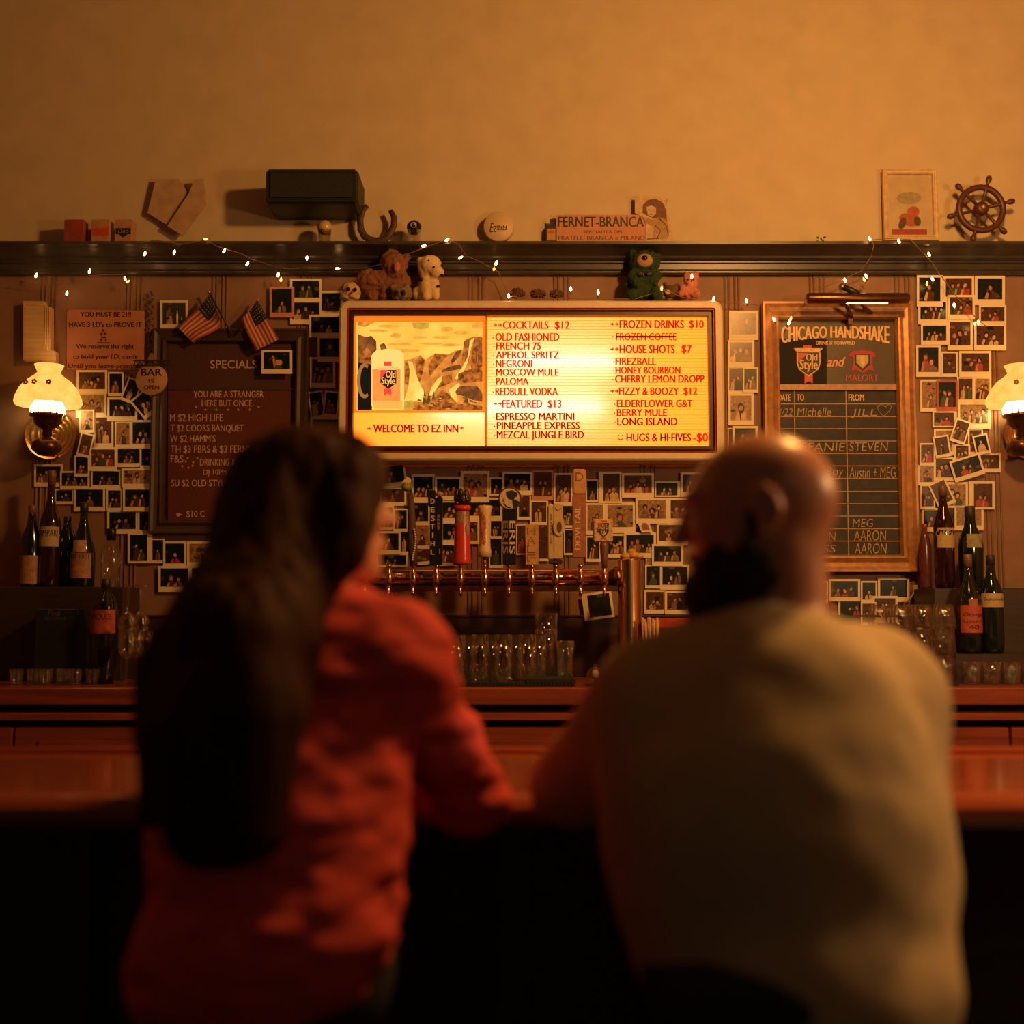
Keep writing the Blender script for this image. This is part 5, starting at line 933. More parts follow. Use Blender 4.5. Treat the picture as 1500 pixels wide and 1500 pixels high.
# ------------------------------------------------------------------ bottle risers and bottles at both ends
rw = M('black_stained_wood', (.040, .024, .016), .45, wood=True)
def riser(x0, x1, steps, label, Yb=-.03):
    t = thing('bottle_riser', label, 'riser', ((x0+x1)/2, steps[-1][0], ZC)); 
    for (yf, yb, z) in steps: b = MB(); b.box(x0, x1, yf, yb, ZC, z, rw, .003); obj('step', b, parent=t)
    return t
zL = P(120, 860, -.17).z
riser(P(-15, 900, -.22).x, P(182, 900, -.22).x, [(-.24, -.05, zL)], 'black wooden bottle riser holding the dark bottles below the lamp')
zR1 = P(1380, 862, -.20).z; zR2 = P(1430, 957, -.34).z
riser(P(1366, 900, -.24).x, P(1560, 900, -.24).x, [(-.26, -.05, zR1), (-.40, -.26, zR2)], 'stepped dark wooden bottle riser beside the tumblers under the collage')
def bottle(px, Y, z0, prof, m, label, parts, liquid=None):
    """prof in picture pixels at Y: (radius px, py)"""
    k = S(Y); X = P(px, 800, Y).x; t = thing('liquor_bottle', label, 'bottle', (X, Y, z0)); zz_ = lambda py: z0 + (parts['base'] - py)*k
    pf = [(0, parts['base']), (prof[0][0]*.9, parts['base'])] + prof; b = MB(); b.lathe([(r*k, zz_(py)) for r, py in pf] + [(0, zz_(prof[-1][1]))], (X, Y, 0), m, n=28); obj('glass_body', b, parent=t)
    def band(name, r, y0, y1, mm, half=75, parent=t):
        b = MB(); R_ = r*k; rings = [[(X + R_*math.sin(a), Y - R_*math.cos(a), zz_(py)) for a in [math.radians(-half + 2*half*j/14) for j in range(15)]] for py in (y1, y0)]; b.loft(rings, mm, caps=False, closed=False); return obj(name, b, parent=parent)
    for e in parts.get('bands', []): 
        o = band(*e[:5], **(e[5] if len(e) > 5 else {}))
    for e in parts.get('caps', []): b = MB(); r, y0, y1, mm = e; b.lathe([(0, zz_(y1)), (r*k, zz_(y1)), (r*k, zz_(y0)), (r*k*.85, zz_(y0-1)), (0, zz_(y0-1))], (X, Y, 0), mm, n=20); obj('cap', b, parent=t)
    for e in parts.get('text', []):
        body, r, y0, y1, ha, mm = e; b = MB(); V, F = glyphs(body, 0); R_ = r*k
        b.add([(X + R_*math.sin(math.radians(ha*(2*u-1))), Y - R_*math.cos(math.radians(ha*(2*u-1))), zz_(y1) + (zz_(y0)-zz_(y1))*v) for u, v in V], F, mm); obj('lettering', b, parent=t)
    return t
dg_ = M('dark_bottle_glass', (.010, .013, .010), .08, coat=.5); gg = M('green_bottle_glass', (.006, .014, .008), .08, coat=.5); red_l = M('dark_red_liqueur', (.028, .006, .005), .08, coat=.5); lab_c = M('cream_label', (.48, .36, .17), .6, ns=80, na=.12); lab_t = M('tan_label', (.40, .20, .11), .6, ns=60, na=.25); lab_r = M('orange_red_label', (.46, .085, .045), .55, ns=60, na=.2); bl = M('label_black_ink', (.02, .015, .01), .6); gold = M('gold_tip', (1,)*3); tanlet = M('tan_lettering', (.60, .40, .20), .5)
shp = [(15.5, 866), (16, 862), (16, 792), (15, 782), (10, 768), (6, 758), (5, 750), (5, 712)]
bottle(73, -.15, zL, [(14.5, 856), (15, 770), (13.5, 760), (8, 745), (5.5, 732), (5, 700)], red_l, 'dark red bitter bottle with cream label, under the glowing lamp', dict(base=861, bands=[('label', 15.2, 773, 802, lab_c)], caps=[(5.6, 690, 712, M('brown_foil', (.20, .09, .06), .4))], text=[('CAMPARI', 15.5, 778, 787, 62, bl)]))
bottle(122, -.15, zL, [(17, 858), (17.5, 812), (15, 800), (8, 775), (6, 765), (5.5, 745)], dg_, 'black bottle with square tan label and round head emblem', dict(base=861, bands=[('label', 17.8, 812, 848, lab_t, dict(half=60)), ('emblem', 17.2, 793, 811, M('pale_emblem', (.50, .30, .18), .6, ns=90, na=.4), dict(half=34))], caps=[(6, 738, 752, M('black_resin', (1,)*3))], text=[('EST 1801', 18, 814, 820, 46, bl)]))
bottle(46, -.15, zL, [(14, 858), (14.5, 790), (7, 770), (5, 750)], dg_, 'dark bottle with a plain tan side label, farthest from the glasses', dict(base=861, bands=[('label', 14.8, 815, 856, lab_t, dict(half=80))], caps=[(5.4, 742, 755, M('brown_foil', (1,)*3))]))
bottle(98, -.11, zL, [(13, 858), (13.5, 790), (7, 775), (5, 765)], dg_, 'plain dark bottle standing behind between the cream and tan labelled bottles', dict(base=861, caps=[(5.2, 758, 768, M('black_resin', (1,)*3))]))
bottle(163, -.14, zL, [(14, 858), (14.5, 812), (12, 802), (6, 795), (5, 790)], GL('clear_glass'), 'stubby clear decanter with dark stopper beside the wine glasses', dict(base=861, caps=[(6.5, 776, 792, blk_h)]))
bottle(157, -.40, ZC, [(15, 990), (19, 970), (20, 935), (19, 900), (13, 875), (7, 868), (6, 858)], dg_, 'squat round black bottle with orange-red label in front of the riser', dict(base=999, bands=[('label', 20.4, 892, 926, lab_r, dict(half=62))], caps=[(6.4, 848, 862, M('black_resin', (1,)*3))], text=[('0 ROUGE', 20.7, 898, 906, 45, bl)]))
b = MB(); a, c = P(52, 892, -.36), P(112, 975, -.36); b.box(a.x, c.x, -.36, -.25, ZC, a.z, M('black_gift_box', (.016, .016, .018), .4), .004); o = obj('bottle_box', b); tag(o, 'black boxed bottle in front of the riser with faint lettering', 'box'); b = MB(); b.text('Fine', 70, 894, 88, 902, -.3615, M('faint_ink', (.10, .08, .06), .6), shear=.2); b.text('Distilled', 66, 904, 96, 908, -.3615, M('faint_ink', (1,)*3)); obj('lettering', b, parent=o)
bottle(1383, -.17, zR1, [(13.5, 858), (14.5, 852), (14.5, 768), (12, 757), (7, 744), (5.5, 735), (5, 722)], red_l, 'dark red bitter bottle with cream label, on the stepped riser', dict(base=862, bands=[('label', 14.8, 784, 803, lab_c, dict(half=58)), ('top_label', 14.8, 773.5, 777, lab_c, dict(half=58))], caps=[(6, 712, 726, M('brown_foil', (1,)*3))], text=[('CAMPARI', 15.1, 777.5, 786, 66, tanlet)]))
bottle(1422, -.17, zR1, [(17, 858), (18, 800), (15, 785), (9, 772), (7.5, 762), (6.5, 745)], gg, 'green wine bottle with pale shield label and foil neck on the riser', dict(base=862, bands=[('shield_label', 18.3, 783, 803, M('sage_label', (.30, .27, .14), .6, ns=60, na=.3), dict(half=38))], caps=[(7.4, 742, 766, M('black_resin', (1,)*3))]))
bottle(1355, -.12, zR1 - .0, [(8, 858), (9, 800), (6, 785), (3.5, 775)], M('rose_bottle', (.12, .035, .03), .2), 'slim dusky rose bottle squeezed between chalkboard frame and bitter bottle', dict(base=862, caps=[(3.8, 768, 778, M('rose_cap', (.3, .06, .05), .4))]))
bottle(1417, -.33, zR2, [(16, 953), (17.5, 945), (17.5, 880), (14, 866), (7.5, 852), (6, 840), (5.5, 826)], dg_, 'dark bottle with large orange-red badge label on the lower riser step', dict(base=957, bands=[('label', 17.8, 887, 927, lab_r, dict(half=64)), ('seal', 17.9, 878, 888, M('tan_seal', (.36, .14, .07), .6), dict(half=22))], caps=[(6.2, 814, 832, M('brown_foil', (1,)*3))], text=[('Orange', 18.1, 898, 905, 48, bl), ('Liqueur', 18.1, 908, 913, 46, bl), ('40', 18.1, 916, 922, 24, bl)]))
bottle(1450, -.33, zR2, [(15, 953), (16, 945), (16, 870), (12, 855), (7, 845), (6, 825)], gg, 'bottle with pale band label behind the orange-red badge bottle', dict(base=957, bands=[('label', 16.3, 852+18, 872+18, lab_c, dict(half=80))], caps=[(6.2, 815, 830, M('black_resin', (1,)*3))], text=[('Gunpowder', 16.6, 876, 882, 60, bl)]))
b = MB(); a, c = P(1388, 808, -.06), P(1425, 862, -.06)
# stacked tumblers
pr2 = None; LT = 'clear tumbler upside down in the stacked wall of tumblers by the riser'
zt0 = ZC; th = .083
for tier in range(3):
    for r2, Yr in enumerate((-.475, -.403)):
        for k in range(4):
            p = Vector((P(1287 + 31.5*k + 5*r2, 950, Yr).x, Yr, ZC + .012 + tier*(th + .0005)))
            if pr2 is None: pr2 = tumbler('tumbler', .034, .027, th, p, LT, 'glass', 'stacked tumblers by the riser', n=16, ridge=8)
            else: o = pr2.copy(); COL.objects.link(o); o.location = p
b = MB(); a, c = P(1276, 998, -.5), P(1402, 998, -.5); b.box(a.x, c.x, -.52, -.32, ZC, ZC+.0115, rub, .003); tag(obj('bar_mat', b), 'black rubber mat under the stacked tumblers', 'bar mat')
pr3 = None
for k in range(4):
    p = Vector((P(1424 + 29*k, 985, -.47).x, -.47, ZC)); 
    if pr3 is None: pr3 = tumbler('rocks_glass', .026, .031, .075, p, 'low glass in the short row below the orange-red badge bottle', 'glass', 'low glasses below the riser', n=16, ridge=8)
    else: o = pr3.copy(); COL.objects.link(o); o.location = p
pr4 = None
for k in range(6):
    p = Vector((P(24 + 21.6*k, 985, -.47).x, -.47 + .02*(k % 2), ZC)); 
    if pr4 is None: pr4 = tumbler('shot_glass', .019, .024, .052, p, 'little shot glass in the row before the black boxed bottle', 'glass', 'shot glasses below the lamp', n=14, ridge=6)
    else: o = pr4.copy(); COL.objects.link(o); o.location = p
# stemmed glasses: three upright with two upended on their rims
def coupe(px, Y, up, label, zbase):
    k = S(Y); p = Vector((P(px, 900, Y).x, Y, zbase)); s_ = 1 if up else -1; t = thing('wine_glass', label, 'wine glass', p)
    b = MB(); hs_ = .175 if up else .150; off = 0 if up else hs_
    q = lambda pf: [(r, off + s_*z) for r, z in pf]
    b.lathe(q([(.004, .085), (.016, .092), (.027, .112), (.030, .135), (.026, hs_), (.0250, hs_), (.0285, .135), (.0255, .113), (.014, .095), (0, .090)]), p, gl, n=24); obj('bowl', b, parent=t)
    b = MB(); b.lathe(q([(.006, .004), (.0035, .02), (.0032, .07), (.0045, .087)]), p, gl, n=12); obj('stem', b, parent=t)
    b = MB(); b.lathe(q([(0, 0), (.033, 0), (.033, .0015), (.012, .004), (0, .006)]), p, gl, n=24); obj('foot', b, parent=t)
coupe(187, -.51, True, 'upright wine glass nearest the round black bottle', ZC); coupe(200, -.41, True, 'upright wine glass standing behind its neighbours on the back bar', ZC); coupe(212, -.50, True, 'upright wine glass nearest the dark haired person', ZC)
coupe(187, -.51, False, 'upended wine glass balanced above the round black bottle side', ZC + .1755); coupe(206, -.43, False, 'upended wine glass balanced on the glasses nearest the dark haired person', ZC + .1755)
# ------------------------------------------------------------------ front bar
Y0, Y1 = -2.40, -1.85; ZB = 1.070
bartop = M('polished_red_bar_top', (.34, .075, .028), .13, ns=22, na=.25, wood=True, coat=.6)
bar = thing('bar_counter', 'long polished red wood bar counter the two guests lean on', 'bar', (0, (Y0+Y1)/2, 0))
b = MB(); b.box(-2.4, 2.4, Y0, Y1, ZB-.045, ZB, bartop, .004); obj('bar_top', b, parent=bar)
b = MB(); b.box(-2.4, 2.4, Y1-.035, Y1, ZB, ZB+.010, bartop, .004); obj('far_lip', b, parent=bar)
prof = [(Y0, ZB-.05), (Y0, ZB-.004), (Y0-.012, ZB-.012), (Y0-.022, ZB-.014), (Y0-.034, ZB-.004), (Y0-.050, ZB+.004), (Y0-.068, ZB), (Y0-.080, ZB-.014), (Y0-.080, ZB-.03), (Y0-.066, ZB-.046), (Y0-.03, ZB-.055)]
b = MB(); b.loft([[(-2.4, y, z) for y, z in prof], [(2.4, y, z) for y, z in prof]], bartop); obj('arm_rail', b, parent=bar)
b = MB(); b.box(-2.4, 2.4, Y0+.25, Y1-.05, 0, ZB-.045, M('dark_bar_front', (.05, .022, .014), .45, wood=True)); f_ = obj('bar_front', b, parent=bar)
for k in range(7): x = -2.4 + k*.8; b = MB(); b.box(x-.03, x+.03, Y0+.23, Y0+.25, .08, ZB-.05, M('dark_bar_front', (1,)*3), .004); obj('pilaster', b, parent=f_)
b = MB(); b.tube([(-2.4, Y0+.10, .17), (0, Y0+.10, .17), (2.4, Y0+.10, .17)], .022, M('aged_brass', (1,)*3), n=14)
for k in range(5): x = -2.0 + k; b.tube([(x, Y0+.10, .17), (x, Y0+.25, .17)], .012, M('aged_brass', (1,)*3), n=8)
obj('foot_rail', b, parent=bar)
t = thing('rocks_glass', 'dark little glass with pale folded napkin at the far bar edge', 'glass', P(680, 1094, -1.95)); p = P(679, 1092, -1.96); p.z = ZB; b = MB(); b.lathe([(0, 0), (.020, 0), (.024, .045), (.022, .045), (.018, .006), (0, .006)], p, GL('smoky_glass', (.5, .42, .36), .7), n=20); obj('cup', b, parent=t)
b = MB(); nap = M('pale_napkin', (.42, .32, .17), .85); q = P(692, 1092, -1.95); q.z = ZB
b.tube([q + Vector((-.022, 0, 0)), q + Vector((-.014, 0, .022)), q + Vector((0, 0, .028)), q + Vector((.014, 0, .020)), q + Vector((.020, 0, .001))], .006, nap, n=8); b.tube([q + Vector((-.006, .004, 0)), q + Vector((-.002, .004, .020)), q + Vector((.006, .004, .001))], .005, nap, n=8); obj('napkin', b, parent=t)

# ------------------------------------------------------------------ bar stools
def stool(x, y, label):
    t = thing('bar_stool', label, 'bar stool', (x, y, 0)); dk = M('dark_stool_wood', (.05, .025, .015), .45, wood=True)
    b = MB(); b.lathe([(0, .70), (.165, .70), (.178, .715), (.178, .745), (.165, .758), (.08, .764), (0, .766)], (x, y, 0), M('black_vinyl', (.022, .018, .016), .45), n=32); obj('seat', b, parent=t)
    for sx in (-1, 1):
        for sy in (-1, 1): b = MB(); b.tube([(x+sx*.11, y+sy*.11, .70), (x+sx*.145, y+sy*.145, .35), (x+sx*.175, y+sy*.175, 0.0)], [.016, .017, .014], dk, n=10); obj('leg', b, parent=t)
    b = MB(); b.tube([(x + .20*math.cos(a), y + .20*math.sin(a), .34) for a in [k*PI/12 for k in range(24)]], .009, M('aged_brass', (1,)*3), n=8, closed=True); obj('foot_ring', b, parent=t)
stool(-.335, -2.72, 'dark backless bar stool under the guest in the coral red sweater'); stool(.36, -2.82, 'dark backless bar stool under the bald guest')

# ------------------------------------------------------------------ people
def nrm(v): v = np.array(v, float); return v/np.linalg.norm(v)
def V3(p): return np.array((p.x, p.y, p.z))
def head_prims(C, Fd, U, female=False, s=1.0):
    """C centre of the skull; Fd face direction; U up. returns prims and a frame function"""
    f = nrm(Fd); u = np.array(U, float); u = nrm(u - f*(u@f)); r = np.cross(f, u); R = [f, r, u]; C = np.array(C, float)
    at = lambda a, b, c: tuple(C + s*(f*a + r*b + u*c))
    e = lambda a, b, c, ra, rb, rc, *kk: ('e', at(a, b, c), (ra*s, rb*s, rc*s), R, *kk)
    jw = .88 if female else 1.0
    pr = [e(-.012, 0, .012, .104, .077, .098), e(.040, 0, -.01, .062, .064, .082), e(.045, 0, -.065, .046, .050*jw, .050), e(.066, 0, -.098, .024, .024*jw, .018, .02),
          e(.010, .052, -.055, .045, .018, .040, .02), e(.010, -.052, -.055, .045, .018, .040, .02),
          e(.088, 0, .028, .016, .046, .012, .014), e(.074, .034, -.024, .022, .020, .018, .014), e(.074, -.034, -.024, .022, .020, .018, .014),
          ('c', at(.095, 0, .016), at(.119, 0, -.026), .0085*s, .0125*s, .010), e(.108, .011, -.030, .010, .007, .007, .006), e(.108, -.011, -.030, .010, .007, .007, .006),
          e(.098, 0, -.056, .010, .021, .0055, .006), e(.096, 0, -.068, .010, .019, .0065, .006),
          ('s', at(.104, .031, .008), (.014*s, .017*s, .011*s), R, .008), ('s', at(.104, -.031, .008), (.014*s, .017*s, .011*s), R, .008), ('s', at(.110, 0, -.0622), (.010*s, .020*s, .0022*s), R, .004)]
    for sd in (-1, 1):
        pr += [('e', at(-.008, sd*.080, .000), (.020*s, .009*s, .033*s), [nrm(f - .25*r*sd - .15*u), nrm(r), nrm(u + .2*f)], .006), ('s', at(-.004, sd*.091, .004), (.008*s, .006*s, .014*s), R, .006), ('c', at(.0, sd*.079, -.028), at(.004, sd*.077, -.034), .008*s, .006*s, .006)]
    return pr, at, R
def hand_prims(wr, fwd, pn, thumb, s=1.0, curl=.5):
    """wrist, finger direction, palm normal (towards what it rests on), thumb side"""
    f = nrm(fwd); n = np.array(pn, float); n = nrm(n - f*(n@f)); t = np.cross(f, n)*1.0
    if t @ np.array(thumb, float) < 0: t = -t
    W = np.array(wr, float); pr = [('e', tuple(W + f*.045*s), (.048*s, .016*s, .040*s), [f, n, t], .012), ('c', tuple(W - f*.02), tuple(W + f*.03*s), .025*s, .024*s, .015)]
    for k, (off, ln) in enumerate(((.028, .070), (.010, .080), (-.009, .074), (-.027, .058))):
        p = W + f*.080*s + t*off*s; d = f
        for seg, q in enumerate((.44, .32, .26)):
            d2 = nrm(f*math.cos(curl*(seg+.6)) + n*math.sin(curl*(seg+.6)) + t*off*1.2); p2 = p + d2*ln*q*s; r0 = (.0092 - .0008*seg)*s; pr.append(('c', tuple(p), tuple(p2), r0, r0*.93, .004)); p = p2
    p = W + f*.022*s + t*.030*s
    for q, d in ((.036, nrm(f*.55 + t*.8 + n*.2)), (.030, nrm(f*.85 + t*.35 + n*.35)), (.022, nrm(f*.95 + n*.35))): p2 = p + d*q*s; pr.append(('c', tuple(p), tuple(p2), .0115*s, .0098*s, .006)); p = p2
    return pr
def lerp(a, b, t): return tuple(np.array(a)*(1-t) + np.array(b)*t)
def torso_prims(J, g=0.0, w=1.0):
    """pelvis to neck; g grows it into a garment"""
    hp, ch, nk, sl, sr = J['hip'], J['chest'], J['neck'], J['shl'], J['shr']
    across = nrm(np.array(sr) - np.array(sl)); up = nrm(np.array(nk) - np.array(hp)); fw = nrm(np.cross(up, across)); across = np.cross(fw, up); R = [across, fw, up]
    wa = lerp(hp, ch, .5)
    pr = [('e', hp, (.168*w+g, .125*w+g, .12+g), R, .05), ('e', wa, (.145*w+g, .108*w+g, .16+g), R, .06), ('e', ch, (.168*w+g, .118*w+g, .155+g), R, .06),
          ('c', sl, lerp(sl, sr, .5), .056+g, .070+g, .05), ('c', sr, lerp(sl, sr, .5), .056+g, .070+g, .05), ('c', lerp(sl, nk, .2), nk, .050+g, .052+g, .06), ('c', lerp(sr, nk, .2), nk, .050+g, .052+g, .06)]
    return pr
def arm_prims(s, e, wr, g=0.0, k=1.0): return [('c', s, e, .050*k+g, .038*k+g, .03), ('c', e, wr, .039*k+g, .026*k+g, .02)]
def leg_prims(h, kn, an, g=0.0): return [('c', h, kn, .085+g, .056+g, .03), ('c', kn, an, .055+g, .036+g, .025)]
def to_obj(name, pr, vox, m, parent, noise=(), k=.02, label=None):
    o = solid(pr, vox, noise, k); o.mats = [m]; return obj(name, o, parent=parent, label=label)

def person(label, J, head, w, skin, tops, trou, shoe, armk, top_noise, top_name, sleeve=1.0, neck_r=(.058, .055), female=False, hs=1.0, top_label=None, extra_top=()):
    root = thing('person', label, 'person', (J['hip'][0], J['hip'][1], 0))
    hp, at, R = head_prims(head['c'], head['f'], head['u'], female, hs)
    nb = J['neck']; pr = hp + [('c', lerp(nb, at(-.03, 0, -.07), -.25), at(-.022, 0, -.075), neck_r[0], neck_r[1], .025)]
    pr += torso_prims(J, -.012, w)
    for sd in ('l', 'r'):
        pr += arm_prims(J['sh'+sd], J['el'+sd], J['wr'+sd], 0, armk) + hand_prims(J['wr'+sd], J['hf'+sd], (0, 0, -1), J['th'+sd], .92 if female else 1.0)
        pr += leg_prims(J['hp'+sd], J['kn'+sd], J['an'+sd], -.008)
        an = np.array(J['an'+sd]); pr += [('c', tuple(an + (0, -.02, -.045)), tuple(an + (0, .14, -.055)), .030, .022, .02), ('c', tuple(an), tuple(an + (0, -.01, -.045)), .034, .032, .02)]
    body = to_obj('body', pr, .0062, skin, root)
    tp = torso_prims(J, .010, w) + list(extra_top)
    for sd in ('l', 'r'): 
        e_, w_ = J['el'+sd], J['wr'+sd]; tp += [('c', J['sh'+sd], e_, .050*armk+.018, .038*armk+.018, .04), ('c', e_, lerp(e_, w_, sleeve), .040*armk+.016, .034*armk+.012, .02)]
    if extra_top == (): pass
    tp.append(('c', lerp(nb, at(-.03, 0, -.07), -.15), lerp(nb, at(-.03, 0, -.07), .16), neck_r[0]+.016, neck_r[0]+.009, .02))
    cut = lerp(nb, at(-.03, 0, -.07), .42)
    tp.append(('s', cut, (neck_r[0]+.004,)*3, None, .006))
    to_obj(top_name, tp, .007, tops, root, top_noise, label=top_label)
    lp = [('e', J['hip'], (.178*w, .135*w, .10), None, .04)]
    for sd in ('l', 'r'): lp += [('c', J['hp'+sd], J['kn'+sd], .098, .072, .04), ('c', J['kn'+sd], tuple(np.array(J['an'+sd]) + (0, 0, .03)), .070, .056, .03)]
    to_obj('trousers', lp, .010, trou, root, ((.012, 14, 1, 1, 1),))
    for sd in ('l', 'r'):
        an = np.array(J['an'+sd]); to_obj('shoe', [('c', tuple(an + (0, -.03, -.050)), tuple(an + (0, .15, -.060)), .042, .034, .02), ('c', tuple(an + (0, -.01, -.005)), tuple(an + (0, -.01, -.05)), .046, .044, .02)], .007, shoe, root)
    for sd in (-1, 1):
        q = Vector(at(.088, sd*.031, .008)); b = MB(); b.ell(q, .0118*hs, M('eye_white', (.7, .62, .52), .2), n=14, k=9); d = Vector(R[0])*.0098*hs; b.ell(q + d, .0050*hs, M('dark_iris', (.04, .02, .012), .15), n=10, k=7); obj('eye', b, parent=root)
    return root, at, R
def eyebrows(at, m, parent):
    for sd in (-1, 1): b = MB(); b.tube([Vector(at(.098, sd*.014, .030)), Vector(at(.097, sd*.030, .036)), Vector(at(.084, sd*.046, .030))], [.004, .0045, .0025], m, n=7); obj('eyebrow', b, parent=parent)

# --- bald bearded guest
D = lambda px, py, d: V3(P(px, py, CAM.y + d))
t3 = lambda v: tuple(float(q) for q in v)
J = dict(hip=(.365, -2.83, .90), chest=t3(D(1105, 1075, 1.66)), neck=t3(D(1150, 972, 1.68)), shl=t3(D(948, 1052, 1.68)), shr=t3(D(1280, 1028, 1.78)),
         ell=t3(D(834, 1150, 1.87)), elr=t3(D(1318, 1175, 1.84)), wrl=t3(D(985, 1116, 2.16)), wrr=t3(D(1205, 1112, 2.13)),
         hfl=(.9, .35, -.1), hfr=(-.9, .45, -.05), thl=(0, 1, 0), thr=(0, 1, 0),
         hpl=(.29, -2.80, .86), hpr=(.45, -2.82, .86), knl=(.27, -2.40, .84), knr=(.52, -2.42, .84), anl=(.28, -2.43, .42), anr=(.50, -2.45, .42))
skm = M('warm_skin', (.52, .23, .13), .34, ns=35, na=.10); 
hd = dict(c=t3(D(1110, 747, 1.70)), f=(-.985, .16, -.14), u=(-.16, .02, 1))
extra = [('c', lerp(J['shl'], J['neck'], .1), lerp(J['ell'], J['chest'], .12), .09, .07, .06), ('e', lerp(J['chest'], J['hip'], .45), (.225, .150, .22), None, .08), ('c', J['shr'], lerp(J['elr'], J['hip'], .3), .088, .085, .08), ('c', lerp(J['shr'], J['chest'], .25), lerp(J['elr'], J['hip'], .45), .092, .115, .10), ('c', lerp(J['neck'], J['chest'], .55), lerp(J['chest'], J['hip'], .3), .105, .15, .08)]
root, at, R = person('bald bearded person in loose tan-olive sweatshirt leaning on the bar, face turned to companion', J, hd, 1.12, skm, M('tan_olive_fleece', (.46, .35, .185), .92, ns=180, na=.12, bump=.2), M('dark_denim', (.025, .028, .035), .9, ns=150), M('black_leather', (.015, .013, .012), .4), 1.18,
    ((.016, 7, 1.0, 1.0, 1.6), (.006, 20, 1, 1, 1)), 'sweatshirt', neck_r=(.066, .063), extra_top=extra, hs=.99)
beard_m = M('black_beard', (.012, .009, .008), .8, ns=160, na=.5, bump=.6)
bp = [('e', at(.074, 0, -.115), (.054, .056, .058), R, .03), ('e', at(.056, 0, -.155), (.052, .050, .050), R, .03), ('e', at(.050, .044, -.082), (.046, .024, .050), R, .02), ('e', at(.050, -.044, -.082), (.046, .024, .050), R, .02), ('e', at(.020, .056, -.095), (.040, .022, .040), R, .02), ('e', at(.020, -.056, -.095), (.040, .022, .040), R, .02), ('c', at(.018, .066, -.050), at(.030, .056, -.085), .012, .022, .02), ('c', at(.018, -.066, -.050), at(.030, -.056, -.085), .012, .022, .02), ('c', at(.012, .072, -.010), at(.018, .067, -.05), .005, .011, .01), ('c', at(.012, -.072, -.010), at(.018, -.067, -.05), .005, .011, .01),
      ('c', at(.104, .004, -.052), at(.092, .030, -.070), .0075, .009, .006), ('c', at(.104, -.004, -.052), at(.092, -.030, -.070), .0075, .009, .006), ('s', at(.125, 0, -.068), (.030, .020, .010), R, .008)]
to_obj('beard', bp, .005, beard_m, root, ((.012, 60, 1, 1, .5), (.006, 120, 1, 1, .6)), k=.02); eyebrows(at, beard_m, root)

# --- long haired guest in the coral red sweater
J = dict(hip=(-.36, -2.74, .90), chest=t3(D(424, 1050, 1.78)), neck=t3(D(475, 935, 1.80)), shl=t3(D(300, 965, 1.86)), shr=t3(D(583, 968, 1.74)),
         ell=t3(D(258, 1170, 1.93)), elr=t3(D(692, 1170, 1.89)), wrl=t3(D(420, 1116, 2.12)), wrr=t3(D(470, 1114, 2.16)),
         hfl=(.85, .5, -.1), hfr=(-.85, .5, -.1), thl=(0, 1, 0), thr=(0, 1, 0),
         hpl=(-.41, -2.72, .86), hpr=(-.26, -2.72, .86), knl=(-.42, -2.36, .84), knr=(-.24, -2.36, .84), anl=(-.40, -2.40, .44), anr=(-.26, -2.40, .44))
hd = dict(c=t3(D(460, 752, 1.80)), f=(.93, .38, .17), u=(-.08, 0, 1))
root, at, R = person('person with long dark hair and coral red sweater, elbow on the bar, facing bald guest', J, hd, .88, M('light_skin', (.58, .27, .15), .42, ns=35, na=.08), M('coral_red_knit', (.66, .072, .070), .85, ns=200, na=.12, bump=.25), M('black_trousers', (.015, .015, .018), .9), M('black_leather', (1,)*3), .98,
    ((.015, 16, 1.0, 1.0, 2.4), (.008, 34, 1, 1, 1.6)), 'sweater', neck_r=(.050, .046), female=True, hs=.98,
    extra_top=[('c', J['shl'], lerp(J['ell'], J['hip'], .25), .070, .075, .06), ('e', lerp(J['chest'], J['hip'], .5), (.150, .12, .22), None, .08), ('c', lerp(J['neck'], J['chest'], .12), lerp(J['shr'], J['chest'], .08), .062, .062, .06), ('c', lerp(J['chest'], J['shr'], .55), (J['hip'][0]+.075, J['hip'][1], J['hip'][2]+.05), .10, .125, .08)])
hair_m = M('dark_auburn_hair', (.032, .0085, .004), .68, ns=14, na=.5, spec=.14)
hm = hair_m.node_tree; 
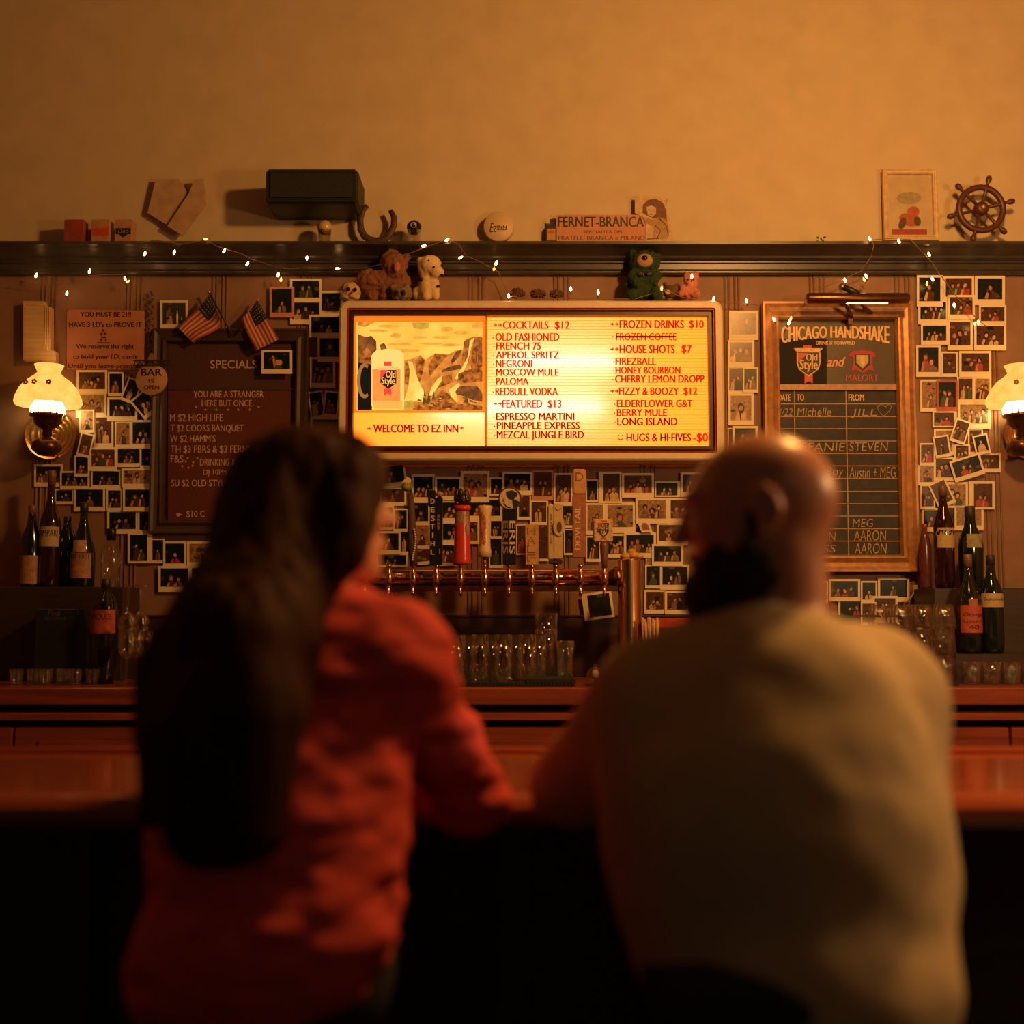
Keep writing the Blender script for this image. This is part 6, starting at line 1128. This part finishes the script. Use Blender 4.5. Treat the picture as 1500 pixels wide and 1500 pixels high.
for n_ in hm.nodes:
    if n_.type == 'MAPPING': n_.inputs['Scale'].default_value = (9, 9, .6)
    if n_.type == 'TEX_NOISE': n_.inputs['Scale'].default_value = 9
hc = lambda px, py, d: t3(D(px, py, d))
hp = [('e', at(-.022, 0, .026), (.112, .094, .106), R, .03), ('e', at(.036, 0, .052), (.080, .086, .064), R, .06), ('c', at(.066, .050, .060), at(.046, .080, .0), .030, .024, .04), ('c', at(.040, .078, .04), at(.018, .086, -.07), .030, .026, .02), ('c', at(.066, -.050, .060), at(.060, -.080, -.06), .030, .026, .04),
      ('c', at(.02, .084, -.03), hc(452, 875, 1.70), .040, .030, .03), ('c', at(-.07, .045, -.02), hc(395, 935, 1.66), .066, .052, .04), ('c', at(-.075, 0, 0), hc(362, 960, 1.62), .055, .070, .05), ('c', at(-.065, -.05, -.01), hc(352, 930, 1.66), .055, .068, .05), ('c', at(-.04, -.080, -.03), hc(325, 915, 1.72), .046, .058, .05),
      ('c', hc(318, 905, 1.70), hc(262, 990, 1.68), .050, .050, .05), ('c', hc(365, 950, 1.62), hc(345, 1085, 1.58), .072, .050, .05), ('c', hc(400, 930, 1.65), hc(398, 1030, 1.61), .046, .030, .05), ('c', hc(335, 930, 1.65), hc(290, 1090, 1.61), .078, .062, .05), ('c', hc(365, 1060, 1.58), hc(368, 1215, 1.56), .070, .046, .06), ('c', hc(295, 1070, 1.60), hc(292, 1215, 1.585), .066, .046, .06), ('c', hc(262, 985, 1.67), hc(246, 1180, 1.66), .050, .036, .05)]
def strands(nm, prs): 
    return to_obj(nm, prs, .0058, hair_m, root, ((.009, 34, 1, 1, .14), (.007, 70, 1, 1, .10), (.008, 8, 1, 1, 1)), k=.03)
strands('hair', hp)
eyebrows(at, hair_m, root)
b = MB(); q = Vector(at(-.004, .092, -.045)); b.tube([q + Vector((.012*math.cos(a), 0, .012*math.sin(a) - .012)) for a in [k*PI/8 for k in range(16)]], .0014, M('gold_tip', (1,)*3), n=6, closed=True); obj('earring', b, parent=root)
